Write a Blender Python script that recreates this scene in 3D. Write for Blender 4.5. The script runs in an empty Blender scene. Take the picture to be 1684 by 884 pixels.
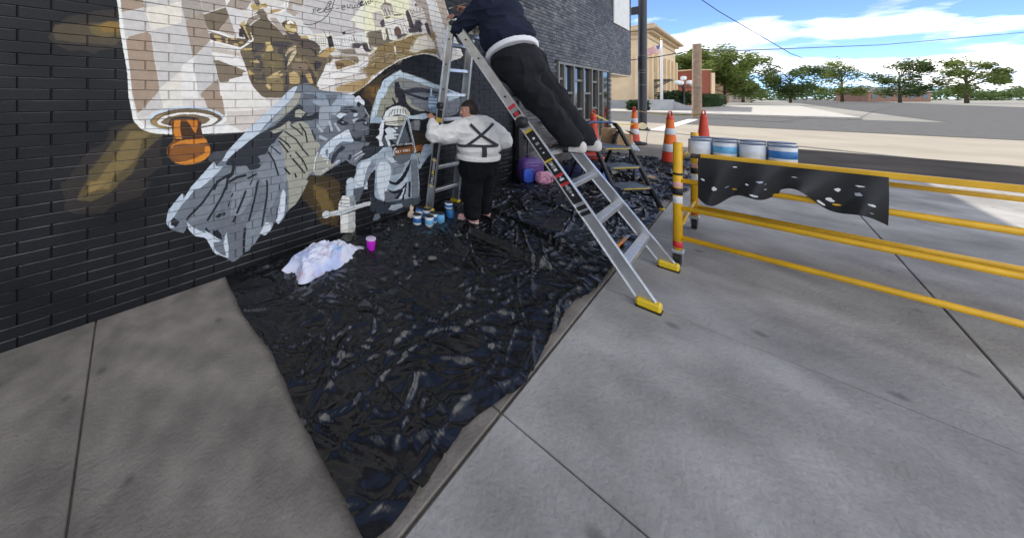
import bpy, bmesh, math, random
import numpy as np
from mathutils import Vector, Matrix
random.seed(7); np.random.seed(7)
SC = bpy.context.scene
COL = SC.collection
# ------------------------------------------------------------------ camera, sky, sun, exposure
F, CX, CY, FW, FH = 500.0, 600.0, 160.0, 1684.0, 884.0     # focal length and principal point in photograph pixels
CAM = Vector((0, -2.646, 1.45))
TH = math.atan2(640, F)
FWD = Vector((math.cos(TH), math.sin(TH), 0)); RGT = Vector((math.sin(TH), -math.cos(TH), 0)); UP = Vector((0, 0, 1))
cd = bpy.data.cameras.new('camera'); co = bpy.data.objects.new('camera', cd); COL.objects.link(co); SC.camera = co
co.location = CAM; co.rotation_euler = (math.radians(90), 0, TH - math.pi / 2)
cd.sensor_fit = 'HORIZONTAL'; cd.sensor_width = 36; cd.lens = F / FW * 36
cd.shift_x = (FW / 2 - CX) / FW; cd.shift_y = -(FH / 2 - CY) / FW
cd.clip_start = .05; cd.clip_end = 2000
SUN = Vector((.42, .70, 1.0)).normalized()
w = bpy.data.worlds.new('World'); SC.world = w; w.use_nodes = True
nt = w.node_tree; N = nt.nodes; LK = nt.links
bg = N['Background']
sky = N.new('ShaderNodeTexSky'); sky.sky_type = 'NISHITA'; sky.sun_disc = False
sky.sun_elevation = math.asin(SUN.z); sky.sun_rotation = math.atan2(SUN.x, SUN.y)
sky.air_density = .36; sky.dust_density = .05; sky.ozone_density = 4; sky.altitude = 1500
tc = N.new('ShaderNodeTexCoord'); sep = N.new('ShaderNodeSeparateXYZ'); LK.new(tc.outputs['Generated'], sep.inputs[0])
zz = N.new('ShaderNodeMath'); zz.operation = 'ADD'; zz.inputs[1].default_value = .16; LK.new(sep.outputs['Z'], zz.inputs[0])
zm = N.new('ShaderNodeMath'); zm.operation = 'MAXIMUM'; zm.inputs[1].default_value = .05; LK.new(zz.outputs[0], zm.inputs[0])
mpp = N.new('ShaderNodeMapping'); mpp.inputs['Location'].default_value = (3.1, 1.7, 0)
dv = N.new('ShaderNodeVectorMath'); dv.operation = 'DIVIDE'; LK.new(tc.outputs['Generated'], dv.inputs[0]); LK.new(zm.outputs[0], dv.inputs[1])
cn = N.new('ShaderNodeTexNoise'); cn.inputs['Scale'].default_value = .85; cn.inputs['Detail'].default_value = 8; cn.inputs['Roughness'].default_value = .56
LK.new(dv.outputs[0], mpp.inputs[0]); LK.new(mpp.outputs[0], cn.inputs['Vector'])
cr = N.new('ShaderNodeMapRange'); cr.inputs[1].default_value = .45; cr.inputs[2].default_value = .56; LK.new(cn.outputs['Fac'], cr.inputs[0])
mx = N.new('ShaderNodeMix'); mx.data_type = 'RGBA'; LK.new(cr.outputs[0], mx.inputs[0]); LK.new(sky.outputs[0], mx.inputs[6])
c2 = N.new('ShaderNodeTexNoise'); c2.inputs['Scale'].default_value = 1.9; c2.inputs['Detail'].default_value = 6; LK.new(dv.outputs[0], c2.inputs['Vector'])
cm = N.new('ShaderNodeMapRange'); cm.inputs[1].default_value = .36; cm.inputs[2].default_value = .62; LK.new(c2.outputs['Fac'], cm.inputs[0])
cc_ = N.new('ShaderNodeMix'); cc_.data_type = 'RGBA'; cc_.inputs[6].default_value = (3.3, 3.4, 3.6, 1); cc_.inputs[7].default_value = (9.4, 9.1, 8.7, 1); LK.new(cm.outputs[0], cc_.inputs[0])
LK.new(cc_.outputs[2], mx.inputs[7])
LK.new(mx.outputs[2], bg.inputs['Color']); bg.inputs['Strength'].default_value = .15
sl = bpy.data.lights.new('sun', 'SUN'); sl.energy = 2.3; sl.angle = math.radians(.5); sl.color = (1, .95, .86)
so = bpy.data.objects.new('sun', sl); COL.objects.link(so); so.rotation_euler = SUN.to_track_quat('Z', 'Y').to_euler(); so.location = (0, 0, 30)
SC.view_settings.view_transform = 'Standard'; SC.view_settings.look = 'None'
SC.view_settings.exposure = 1.25; SC.view_settings.gamma = 1
# ------------------------------------------------------------------ photograph-to-place geometry
def ray(x, y): return FWD + RGT * ((x - CX) / F) - UP * ((y - CY) / F)
def at(x, y, t): return CAM + ray(x, y) * t                       # at a depth
def gp(x, y, z=0.0):                                              # on a level plane
    d = ray(x, y); return CAM + d * ((z - CAM.z) / d.z)
KW = F * 2.646 / math.cos(TH)
def wp(x, y):                                                     # on the wall plane -> (X, Z)
    p = at(x, y, KW / (1240 - x)); return p.x, p.z
# ------------------------------------------------------------------ materials
MATS = {}
def mat(name, col, rough=.6, metal=0.0, spec=.5, noise=None, bump=None, coat=0.0, trans=0.0, attr=None, emit=None, leaf=False, speck=None):
    """noise=(scale, amount) mottles the colour; bump=(scale, strength)"""
    if name in MATS: return MATS[name]
    m = bpy.data.materials.new(name); m.use_nodes = True; n = m.node_tree.nodes; l = m.node_tree.links
    b = n['Principled BSDF']
    b.inputs['Roughness'].default_value = rough; b.inputs['Metallic'].default_value = metal
    b.inputs['Specular IOR Level'].default_value = spec; b.inputs['Coat Weight'].default_value = coat
    b.inputs['Transmission Weight'].default_value = trans
    c4 = (*col, 1)
    b.inputs['Base Color'].default_value = c4
    src = None
    if noise or bump:
        tcn = n.new('ShaderNodeTexCoord')
    if noise:
        t = n.new('ShaderNodeTexNoise'); t.inputs['Scale'].default_value = noise[0]; t.inputs['Detail'].default_value = 6
        l.new(tcn.outputs['Object'], t.inputs['Vector'])
        mr = n.new('ShaderNodeMapRange'); mr.inputs[1].default_value = .3; mr.inputs[2].default_value = .7
        mr.inputs[3].default_value = 1 - noise[1]; mr.inputs[4].default_value = 1 + noise[1]; l.new(t.outputs['Fac'], mr.inputs[0])
        v = n.new('ShaderNodeVectorMath'); v.operation = 'SCALE'; v.inputs[0].default_value = col; l.new(mr.outputs[0], v.inputs['Scale'])
        src = v.outputs[0]
    if speck:
        vo = n.new('ShaderNodeTexVoronoi'); vo.inputs['Scale'].default_value = speck; l.new(tcn.outputs['Object'], vo.inputs['Vector'])
        r2 = n.new('ShaderNodeMapRange'); r2.inputs[1].default_value = .05; r2.inputs[2].default_value = .13; r2.inputs[3].default_value = .62; r2.inputs[4].default_value = 1; l.new(vo.outputs['Distance'], r2.inputs[0])
        bigs = n.new('ShaderNodeTexNoise'); bigs.inputs['Scale'].default_value = .7; bigs.inputs['Detail'].default_value = 9; bigs.inputs['Roughness'].default_value = .65; geo = n.new('ShaderNodeNewGeometry'); l.new(geo.outputs['Position'], bigs.inputs['Vector'])
        r3 = n.new('ShaderNodeMapRange'); r3.inputs[1].default_value = .35; r3.inputs[2].default_value = .62; r3.inputs[3].default_value = .66; r3.inputs[4].default_value = 1.1; l.new(bigs.outputs['Fac'], r3.inputs[0])
        mu = n.new('ShaderNodeMath'); mu.operation = 'MULTIPLY'; l.new(r2.outputs[0], mu.inputs[0]); l.new(r3.outputs[0], mu.inputs[1])
        v3 = n.new('ShaderNodeVectorMath'); v3.operation = 'SCALE'; l.new(src, v3.inputs[0]); l.new(mu.outputs[0], v3.inputs['Scale']); src = v3.outputs[0]
    if attr:
        a = n.new('ShaderNodeAttribute'); a.attribute_name = attr
        v2 = n.new('ShaderNodeVectorMath'); v2.operation = 'MULTIPLY'; l.new(a.outputs['Color'], v2.inputs[0])
        if src: l.new(src, v2.inputs[1])
        else: v2.inputs[1].default_value = col
        src = v2.outputs[0]
    if src: l.new(src, b.inputs['Base Color'])
    if bump:
        t = n.new('ShaderNodeTexNoise'); t.inputs['Scale'].default_value = bump[0]; t.inputs['Detail'].default_value = 5
        l.new(tcn.outputs['Object'], t.inputs['Vector'])
        bp = n.new('ShaderNodeBump'); bp.inputs['Strength'].default_value = bump[1]; bp.inputs['Distance'].default_value = .01
        l.new(t.outputs['Fac'], bp.inputs['Height']); l.new(bp.outputs[0], b.inputs['Normal'])
    if leaf:
        tr = n.new('ShaderNodeBsdfTranslucent'); tr.inputs[0].default_value = (*[min(1, q * 1.5) for q in col], 1); ms = n.new('ShaderNodeMixShader'); ms.inputs[0].default_value = .45
        l.new(b.outputs[0], ms.inputs[1]); l.new(tr.outputs[0], ms.inputs[2]); l.new(ms.outputs[0], n['Material Output'].inputs[0])
    if emit: b.inputs['Emission Color'].default_value = (*emit, 1); b.inputs['Emission Strength'].default_value = 1
    MATS[name] = m; return m
def srgb(h):
    return tuple(((c / 12.92) if c <= .04045 else ((c + .055) / 1.055) ** 2.4) for c in (int(h[i:i + 2], 16) / 255 for i in (0, 2, 4)))
# ------------------------------------------------------------------ mesh helpers: every shape is (verts, faces)
def join(*shapes):
    V, Fc = [], []
    for v, f in shapes:
        o = len(V); V += [tuple(p) for p in v]; Fc += [tuple(i + o for i in q) for q in f]
    return V, Fc
def box(c, s, R=None, b=0.0):
    """box centred at c, size s, edges cut back by b, turned by matrix R"""
    hx, hy, hz = s[0] / 2, s[1] / 2, s[2] / 2
    if b <= 0:
        v = [Vector((x, y, z)) for x in (-hx, hx) for y in (-hy, hy) for z in (-hz, hz)]
        f = [(0, 1, 3, 2), (4, 6, 7, 5), (0, 4, 5, 1), (2, 3, 7, 6), (0, 2, 6, 4), (1, 5, 7, 3)]
    else:
        bm = bmesh.new(); bmesh.ops.create_cube(bm, size=1)
        for q in bm.verts: q.co = Vector((q.co.x * s[0], q.co.y * s[1], q.co.z * s[2]))
        bmesh.ops.bevel(bm, geom=bm.edges[:], offset=min(b, min(s) * .49), segments=1, affect='EDGES')
        bm.verts.index_update(); v = [q.co.copy() for q in bm.verts]; f = [tuple(q.index for q in fc.verts) for fc in bm.faces]; bm.free()
    c = Vector(c)
    return [c + (R @ q if R else q) for q in v], f
def frame_of(d, up=UP):
    d = Vector(d).normalized(); a = up if abs(d.dot(up)) < .95 else Vector((1, 0, 0))
    x = a.cross(d).normalized(); y = d.cross(x); return x, y, d
def tube(pts, r, seg=10, cap=True):
    pts = [Vector(p) for p in pts]; n = len(pts)
    rr = r if isinstance(r, (list, tuple)) else [r] * n
    V, Fc = [], []
    for i, p in enumerate(pts):
        d = (pts[min(i + 1, n - 1)] - pts[max(i - 1, 0)]); x, y, _ = frame_of(d)
        for k in range(seg):
            a = 2 * math.pi * k / seg; V.append(p + (x * math.cos(a) + y * math.sin(a)) * rr[i])
    for i in range(n - 1):
        for k in range(seg):
            Fc.append((i * seg + k, i * seg + (k + 1) % seg, (i + 1) * seg + (k + 1) % seg, (i + 1) * seg + k))
    if cap: Fc += [tuple(reversed(range(seg))), tuple(range((n - 1) * seg, n * seg))]
    return V, Fc
def beam(a, b, w, h, up=UP, bev=.002):
    """rectangular bar from a to b"""
    a, b = Vector(a), Vector(b); x, y, d = frame_of(b - a, up)
    R = Matrix((x, y, d)).transposed()
    return box((a + b) / 2, (w, h, (b - a).length), R, bev)
def lathe(prof, c=(0, 0, 0), seg=24, ax=None):
    """profile [(r, z)...] turned round the upright axis at c"""
    V, Fc = [], []; c = Vector(c)
    R = Matrix(frame_of(ax)).transposed() if ax else None
    for r, z in prof:
        for k in range(seg):
            a = 2 * math.pi * k / seg; q = Vector((r * math.cos(a), r * math.sin(a), z)); V.append(c + (R @ q if R else q))
    for i in range(len(prof) - 1):
        for k in range(seg):
            Fc.append((i * seg + k, i * seg + (k + 1) % seg, (i + 1) * seg + (k + 1) % seg, (i + 1) * seg + k))
    Fc += [tuple(reversed(range(seg))), tuple(range((len(prof) - 1) * seg, len(prof) * seg))]
    return V, Fc
def grid(fn, nu, nv):
    V = [fn(i / (nu - 1), j / (nv - 1)) for j in range(nv) for i in range(nu)]
    Fc = [(j * nu + i, j * nu + i + 1, (j + 1) * nu + i + 1, (j + 1) * nu + i) for j in range(nv - 1) for i in range(nu - 1)]
    return V, Fc
def obj(name, shape, m, parent=None, smooth=False, loc=None, kind=None):
    v, f = shape
    me = bpy.data.meshes.new(name); me.from_pydata([tuple(p) for p in v], [], f)
    if smooth is True: me.polygons.foreach_set('use_smooth', [True] * len(me.polygons))
    for q in (m if isinstance(m, (list, tuple)) else [m]): me.materials.append(q)
    o = bpy.data.objects.new(name, me); COL.objects.link(o)
    if smooth and smooth is not True:
        try: me.set_sharp_from_angle(angle=math.radians(smooth)); me.polygons.foreach_set('use_smooth', [True] * len(me.polygons))
        except Exception: pass
    if parent: o.parent = parent; o.matrix_parent_inverse = Matrix.Translation(-Vector(parent.location)) if False else parent.matrix_basis.inverted()
    if loc: o.location = loc
    if kind: o['kind'] = kind
    return o
def tag(o, label, cat, group=None):
    o['label'] = label; o['category'] = cat
    if group: o['group'] = group
    return o
def thing(name, label, cat, loc=(0, 0, 0), group=None):
    o = bpy.data.objects.new(name, None); COL.objects.link(o); o.location = loc; o.empty_display_size = .1
    return tag(o, label, cat, group)
def clone(root, loc, rz=0.0, label=None, scale=None):
    """copy of a thing whose parts were built round its own origin"""
    r = root.copy(); COL.objects.link(r); r.location = loc; r.rotation_euler = (0, 0, rz)
    if scale: r.scale = scale
    if label: r['label'] = label
    def kids(src, dst):
        for ch in list(src.children):
            c = ch.copy(); COL.objects.link(c); c.parent = dst; kids(ch, c)
    kids(root, r); return r
def text_mesh(s, size):
    cu = bpy.data.curves.new('t', 'FONT'); cu.body = s; cu.size = size; cu.align_x = 'CENTER'; cu.align_y = 'CENTER'; cu.resolution_u = 2
    o = bpy.data.objects.new('t', cu); COL.objects.link(o); dg = bpy.context.evaluated_depsgraph_get()
    me = o.evaluated_get(dg).to_mesh(); v = [q.co.copy() for q in me.vertices]; f = [tuple(q.vertices) for q in me.polygons]
    o.evaluated_get(dg).to_mesh_clear(); bpy.data.objects.remove(o); return v, f
def place(shape, o, x, y):
    """flat shape drawn in its own x, y -> plane at o with axes x, y"""
    v, f = shape; o, x, y = Vector(o), Vector(x), Vector(y); z = x.cross(y)
    return [o + x * p[0] + y * p[1] + z * p[2] for p in v], f
# value noise for cloth and plastic
_LAT = np.random.rand(32, 32, 32).astype(np.float32)
def vnoise(p):
    p = np.asarray(p, np.float32); i = np.floor(p).astype(int); f = p - i; f = f * f * (3 - 2 * f); r = 0
    for dx in (0, 1):
        for dy in (0, 1):
            for dz in (0, 1):
                wgt = (f[..., 0] if dx else 1 - f[..., 0]) * (f[..., 1] if dy else 1 - f[..., 1]) * (f[..., 2] if dz else 1 - f[..., 2])
                r = r + wgt * _LAT[(i[..., 0] + dx) % 32, (i[..., 1] + dy) % 32, (i[..., 2] + dz) % 32]
    return r - .5
# ------------------------------------------------------------------ the painted mural
# op tile colour points   (P plain patch, R brushed rough patch, L<width> line)  -> drawn on the wall plane in metres
TILES = {'0': (0, 0, 1.0)}
for _n, _x, _y in (('A', 0, 0), ('B', 300, 0), ('C', 600, 0), ('E', 0, 150), ('F', 300, 150), ('G', 600, 150),
                   ('I', 0, 300), ('J', 300, 300), ('K', 600, 300)):
    TILES[_n] = (_x, _y, 5.593)
for _n, _x, _y in (('a', 330, 0), ('b', 450, 0), ('c', 590, 0), ('d', 390, 70), ('e', 510, 70), ('g', 500, 140),
                   ('h', 500, 210), ('k', 580, 240), ('q', 620, 160)):
    TILES[_n] = (_x, _y, 11.187)
TILES['M'] = (263, 140, 2.834); TILES['N'] = (493, 132, 3.594)
MURAL = '''
R A 453e36 440,340 560,200 640,150 820,120 880,100 1070,90 1085,160 1100,300 1120,440 900,470 880,500 780,470 640,470 520,420
R A 6b5d46 500,230 780,220 1090,200 1110,360 1050,420 820,400 520,370 490,300
R A 8d7a4a 820,250 920,220 1095,200 1105,330 950,345 840,310
R A b08c45 900,240 1000,200 1095,210 1100,290 960,300
R E 3f3731 1010,330 1220,285 1500,400 1470,560 1500,690 1280,840 1300,900 560,900 680,720 820,540 980,470
R I 3f3731 560,-10 1400,-10 1290,130 1060,200 950,280 700,290 590,250 600,150 560,60
R E 75663f 1080,400 1150,320 1240,290 1500,400 1420,470 1280,600 1210,760 1020,900 800,900 820,740 900,640 1000,520
R I 75663f 750,60 800,-10 1100,-10 1030,80 850,170 710,160
R E a18a55 1200,370 1400,375 1300,450 1280,560 1200,680 1040,780 1000,900 830,900 920,790 1000,680 1090,560 1160,440
R I b3975a 790,100 830,-10 990,-10 880,70
R F 57482a 1130,900 1180,740 1250,780 1380,780 1480,900
R J 5e4b27 1120,-10 1440,-10 1460,200 1420,400 1280,380 1200,250 1100,150
R J 947a42 1200,20 1320,60 1380,200 1400,330 1300,280 1230,150
R C 5c4a2c 0,800 100,720 280,640 160,720 120,900 0,900
R g 6b5030 1140,10 1420,-10 1360,200 1280,400 1200,300 1050,200
R g 96733c 1180,30 1400,20 1340,200 1260,220
R G 4f4026 430,370 560,390 620,470 540,530 440,500
P 0 f3f1ea 189,-20 195,20 197,48 202,80 206,100 209,118 211,157 216,182 219,198 232,212.6 250,219 279,221.5 330,220 402,218.5 500,190 579.6,155.5 600,142 636,112 659,99 680,92 697,89 714,92 725,98.5 730.5,105 762,94 755.6,75 748,63 741,41 737.7,23 728.7,0 722,-20
P 0 ddd7cf 196,-20 201,20 204,48 209,80 213,110 217,157 222,182 227,197 240,206 300,214 402,213 500,186 577,154 599,139 634,110 658,96 680,89 697,86 715,89 727,95 752,90 745,63 738,41 734,23 725,0 718,-20
P A a8937f 1100,-60 1300,-60 1330,70 1120,115
P A cfcbc5 1120,120 1330,75 1385,282 1150,340
P A ebe4d4 1330,75 1678,15 1678,210 1390,280 1370,220
P A cfcbc5 1305,-60 1678,-60 1678,15 1330,75
P A a8937f 1155,345 1385,285 1420,560 1465,790 1460,830 1420,900 1222,900 1190,600
P A cfcbc5 1390,285 1678,210 1678,640 1470,810 1420,500
P A e8e2d4 1678,640 1678,900 1430,900 1470,815
P E a8937f 1212,0 1460,0 1380,90 1300,180 1262,200
P E cfcbc5 1460,0 1500,150 1340,230 1262,245 1300,185
P E e9e4d8 1470,-10 1678,-10 1678,165 1505,160
P B cfcbc5 -10,50 25,190 95,535 -10,610
P B ada092 -10,-60 150,-60 190,120 25,188 -10,50
P B aa9580 25,190 190,120 230,270 260,372 95,533
P B b5a799 155,-60 380,-60 400,62 192,122
P B 7f6d52 190,140 397,70 430,160 330,290 232,268
P B b09c88 335,290 430,165 482,300 470,330
P B dcd8d3 400,65 545,100 575,190 520,230 482,300 440,180
P B ebe6df 380,-60 480,-60 405,52
P B ad9a89 480,-60 660,-60 600,80 550,100 402,60
P B cfcbc5 95,535 260,375 285,540 335,760 350,900 150,900
P B a8937f 165,860 330,720 350,900 175,900
P F a8937f 175,10 350,-20 385,180 395,290 395,370 330,370 250,200
P B efeae0 265,480 530,520 600,660 610,720 740,900 350,900 335,760 285,540
P B efeae0 -10,610 95,535 150,900 -10,900
P F ece7dd 350,-20 700,-20 830,150 600,180 390,185
P F d5ccc3 390,190 600,182 790,165 700,280 560,372 395,372
P B b8a593 950,110 1000,-60 1135,-60 1090,100 1030,158
P B cdc6c2 1130,-60 1720,-60 1600,130 1505,225 1250,185 1040,160 1100,90
P B eeead0 1720,-60 1720,300 1520,222 1600,120
P B c6bfba 830,170 1000,150 1250,185 1505,228 1720,295 1720,345 1100,330
P B dedbd6 850,160 950,110 1110,200 1220,330 1080,330 900,250
P B cfcbc5 1010,40 1110,70 1400,160 1600,215 1580,260 1200,170 1000,90
P C efecc9 0,-60 395,-60 420,150 340,420 60,440 0,330
P C ece8d0 -20,300 110,250 400,140 440,300 350,480 0,500
P C a89a8e 420,-60 560,-60 600,180 660,420 700,540 660,520 600,330 520,120
P C dedbd6 550,-60 632,-60 680,110 740,260 750,440 712,540 660,400 600,180
P C b9a998 632,-60 712,-60 768,140 790,260 770,460 745,300 690,130
P C e9e2d4 720,500 790,460 905,500 880,535 740,560
P a 8a7457 780,480 1010,330 1100,260 1180,260 1280,430 1500,640 1678,760 1678,900 760,900 920,800 930,720 870,600
P B 6f5e45 720,90 640,150 590,210 578,290 610,360 640,385 560,440 525,470 560,560 590,640 610,720 650,800 740,900 950,900 1130,780 1240,850 1310,650 1320,590 1365,570 1385,530 1340,505 1400,450 1340,430 1250,500 1272,450 1200,380 1060,320 960,310 900,290 800,200 745,90
P d 7b6a40 460,190 740,190 850,300 830,440 670,520 480,470 430,330
P d 4f4748 280,30 420,10 520,60 480,120 350,170 290,250
P d 4d4546 420,240 470,330 480,470 520,640 440,640 500,500 400,440 290,260
P d 494244 640,-20 900,-20 1040,20 860,100 830,220 740,200 760,90 640,60
P d 4f4648 830,210 940,100 930,330 900,460 960,700 930,900 850,900 900,640 840,420
P d 4c4344 290,490 470,490 430,540 300,520
P d 57493f 280,640 540,640 500,690 290,700
P d d0ab5c 50,150 130,110 290,110 290,130 210,160
P d d2ae60 210,350 340,330 360,300 385,310 415,385 330,370
P d c9a552 205,490 320,590 240,610 205,600
P d d6b36c 555,640 620,590 800,515 790,545 720,580 845,575 830,610 660,700 610,700 610,760 580,800 650,810 600,870 510,800 550,760
P d d9b868 510,-10 610,-10 640,80 670,150 590,165 510,165 540,90
P d 8f7a48 500,660 780,640 850,700 840,900 610,880 650,810 560,760
P d cbb083 880,250 890,170 960,100 1070,50 1090,110 940,190 900,260
P d dcc68e 915,440 950,300 1000,190 1080,120 1090,180 1040,280 990,360
L14 d 3a3130 1060,155 1062,158
L14 d 3a3130 1025,200 1027,204
L14 d 3a3130 990,245 992,248
L14 d 3a3130 970,295 972,298
L10 d 3a3130 962,335 964,338
P d a38a5a 1060,290 1180,290 1240,350 1060,350
P d 8b7456 1000,380 1200,340 1310,430 1270,520 1130,560 1000,520
P d cdaa62 950,560 1040,530 1100,560 1150,640 1140,760 960,760
L5 d 6f5a3c 960,600 1110,596
L5 d 6f5a3c 960,640 1130,636
L5 d 6f5a3c 960,680 1140,676
L5 d 6f5a3c 965,720 1140,716
P d cfa65a 1250,590 1390,560 1420,740 1340,760 1270,650
L5 d 7a6340 1260,610 1390,600
L5 d 7a6340 1270,660 1400,650
P d 463c3e 1160,600 1250,610 1300,760 1170,770
P d 4a4042 1090,20 1300,20 1480,200 1440,230 1320,100 1200,80
P d 4a4042 1300,420 1400,560 1450,760 1400,760 1340,560
P d 857046 1090,160 1180,230 1380,420 1510,640 1470,660 1330,430 1150,240
P d 443b3d 1430,330 1550,360 1540,430 1460,520 1400,430
P d c39a52 1465,250 1560,200 1678,90 1678,290 1540,280
P d 3a3334 1115,450 1185,460 1180,480 1120,470
P e c39a52 130,250 250,170 300,90 450,90 460,140 350,220 240,290
P e 8a7558 300,290 360,220 420,260 390,320 300,380
P a 9a8a78 840,390 870,320 1020,260 1100,290 1070,370 960,440 900,480
L14 a f5f2ec 840,385 880,330 1035,265
L12 a f5f2ec 905,475 985,395 1085,345
P a cdb060 690,470 810,370 810,500 900,720 870,740 760,510
P a 3a2d2c 715,470 770,500 890,740 830,740 780,620
P a 3e3130 705,540 750,530 800,690 700,680
P a c4a04a 910,110 960,70 1060,120 1180,60 1215,80 1220,150 1120,130 1060,190 960,200
P a 7f6b5b 940,-40 1050,-40 1090,80 1060,125 1010,100
P a 857156 1040,180 1140,165 1240,290 1100,270
P a e9e6e2 850,150 905,95 930,170 960,210 890,235
L16 a f4f1e6 1225,140 1380,150 1480,125 1560,70
P a f4f1e6 1500,110 1560,10 1610,60 1605,130 1540,215 1265,295 1400,225 1525,190 1520,120
P a c09654 1280,190 1400,170 1490,185 1460,205 1280,260
P a b5a392 1260,340 1380,330 1600,630 1510,640 1400,520
L8 a f1ece0 1510,640 1595,630
P b a98c4c 140,440 200,390 280,370 390,400 435,510 430,600 330,630 210,560
P b f4f0e4 235,430 290,370 350,400 375,450 300,430 260,465
P b d9bd74 200,470 280,470 420,540 410,590 330,590 230,540
P b 6b5432 290,500 380,495 370,515 300,520
P b 6b5432 140,450 180,400 240,380 200,470 220,540 160,500
P b e8dcae 330,545 410,540 415,580
P b 5a4a44 210,570 330,635 430,600 470,690 600,720 760,760 860,880 560,890 500,800 380,770 260,700 240,620
L20 a f6f3ea 120,545 300,590 480,660 520,690
L9 a 54473c 140,580 330,640 500,700
P a 6a5744 160,600 500,700 820,720 880,740 760,880 560,830 170,740
P a cfa95e 230,640 370,670 370,710 250,700
P a cfa95e 285,715 380,730 380,780 285,760
P a c9a860 450,710 500,710 500,800 460,800
P a cfa95e 560,700 660,720 660,740 560,730
P a cfa95e 600,800 690,810 690,850 600,835
P a cfa95e 705,760 780,760 780,810 705,800
L26 a f6f3ea 180,760 340,790 700,890
L26 a f6f3ea 730,890 850,820 950,750 960,720
L12 a f6f3ea 960,720 915,610
P B c9b9a6 268,440 530,485 530,515 275,478
P B 857257 287,540 600,660 548,678 560,700 430,730 425,752 338,760 312,650
P B efeae0 560,665 600,662 612,730 560,700
P b e9e3cf 480,690 620,640 1050,610 1100,740 1120,880 880,880 760,770 600,710
P b c7a560 480,660 610,660 650,720 500,710
P b 3b3536 975,690 1060,655 1110,860 1010,880 990,770
L7 b 34302f 910,550 970,690
P b e6e3dc 1080,700 1330,650 1678,590 1678,900 1120,900
P b 2e2a2b 1255,590 1310,580 1320,630 1270,640
L5 b 5a5350 1310,580 1460,550 1490,600 1330,630
L8 b 34302f 1450,650 1480,720 1510,800
R e 3b3136 780,20 1080,20 1110,170 1040,180 940,100 780,100
P e efe9e2 900,90 950,60 990,150 950,140
R e 857460 480,130 780,120 860,200 640,210
P e b5a99e 410,240 640,215 1060,190 1060,260 800,240 440,290
P e 8f7a58 410,270 860,250 900,330 860,400 720,300 540,310 420,300
P e 9b7a45 440,350 560,320 720,310 850,400 640,450 500,520 470,440
P e 6d4f33 470,370 600,380 640,440 480,440
P e f1ece4 230,560 290,390 420,380 380,490 470,500 590,500 700,430 920,420 940,560 460,660 450,780 200,850 110,800 150,690
R e b29d89 920,400 1060,260 1250,130 1480,80 1678,160 1678,270 1460,420 1180,600 1040,540 930,560
P e eae4de 880,380 1020,270 1060,270 1080,450 930,490
L5 e 58493c 910,430 1050,330
L5 e 58493c 930,480 1070,400
P e e0d7cc 460,670 940,580 1140,550 1040,640 880,700 470,760
R e b58d4e 480,820 900,700 1120,640 1040,760 880,900 480,900
L6 e 6d5b48 220,610 420,555 920,430
L7 e 6d5b48 450,680 920,590 1020,560
L7 e 6d5b48 460,770 860,700 1100,650
L7 e 5b4936 200,860 460,780 640,740
L6 e 6b5136 940,500 1300,420 1560,320
L8 e 6b5136 1060,550 1340,470 1500,400
R c 6d6251 160,600 400,560 500,700 640,760 380,880 180,840
R C 8a7448 120,430 420,330 640,300 660,500 520,490 300,545 180,620 30,720 0,640
P c c9c1b6 240,240 400,200 460,330 470,500 300,510 270,400
P c b5aa9f 385,130 480,40 600,75 650,270 480,310 430,200
P c 87796a 385,130 480,40 600,75 590,100 480,85
L10 c 6c6057 480,-30 480,40
L9 c eee9df 450,160 500,300
L9 c eee9df 500,150 550,290
L9 c eee9df 550,140 600,280
L6 c 554a46 470,160 520,300
L6 c 554a46 525,150 575,285
P c e9e5de 460,390 820,310 870,400 930,620 560,760 500,540
P c 4f444a 380,430 450,350 480,480 420,510
P c 6b5d55 470,325 590,310 560,340 480,350
P c 6b5d55 630,270 790,265 760,290 650,300
P c 6f5648 640,560 670,500 720,490 765,540 780,640 670,660
L6 c 6b6058 470,440 840,350
L6 c 6b6058 480,480 860,390
L5 c 7a6e66 760,440 830,630
L5 c 7a6e66 820,430 900,620
L5 c 7a6e66 560,520 610,680
R c 4a3f44 690,670 860,620 900,640 720,720
P c 6b5f4c 480,540 520,740 560,740 520,520
P c f0ecdf 410,560 460,540 500,740 450,750
P c 4b4046 850,220 900,180 960,330 1020,500 930,520 890,360
P c d6cfc6 905,175 1140,110 1200,250 1250,420 1020,450 960,320
L7 c 5d5250 930,180 970,260
L7 c 5d5250 990,165 1020,235
L7 c 5d5250 1050,150 1070,220
L7 c 5d5250 1110,140 1140,200
L6 c 5d5250 960,265 1190,200
L6 c 5d5250 985,320 1200,255
L6 c 5d5250 1000,375 1230,310
L6 c 5d5250 1140,360 1240,340
P c 4a3f42 1020,75 1060,70 1070,115 1040,120
R c 383039 910,550 1030,470 1040,380 1100,360 1150,440 1150,590 1000,600 930,620
P c 453c44 1200,430 1260,420 1330,650 1270,640
R c eae2d2 1010,840 1080,700 1250,640 1380,780 1400,900 1000,900
L9 c f2ead0 560,790 830,720 1020,610
R C e8e0cf 400,470 480,380 540,340 620,380 640,440 560,450 460,490
L9 C f0ebdf 0,310 40,450
P C ede7da 262,425 280,420 287,500 278,500
L11 b 2b2826 755,170 720,185 735,215 720,245 700,250
L11 b 2b2826 790,200 850,185 860,165 825,160 805,195 810,235 860,240 910,225
L11 b 2b2826 890,230 1000,130 1055,60 1050,25 1015,40 950,150 930,215 960,240 1010,215
L11 b 2b2826 1135,-20 1100,50 1060,180 1000,270 900,370 770,435 650,465 540,445
L11 b 2b2826 980,180 1100,152
L11 b 2b2826 1140,160 1205,158
L11 b 2b2826 1240,160 1300,140 1310,110 1270,105 1240,150 1260,190 1310,180
L11 b 2b2826 1345,85 1370,160 1400,130 1405,90
L11 b 2b2826 1435,85 1440,150 1470,145
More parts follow.
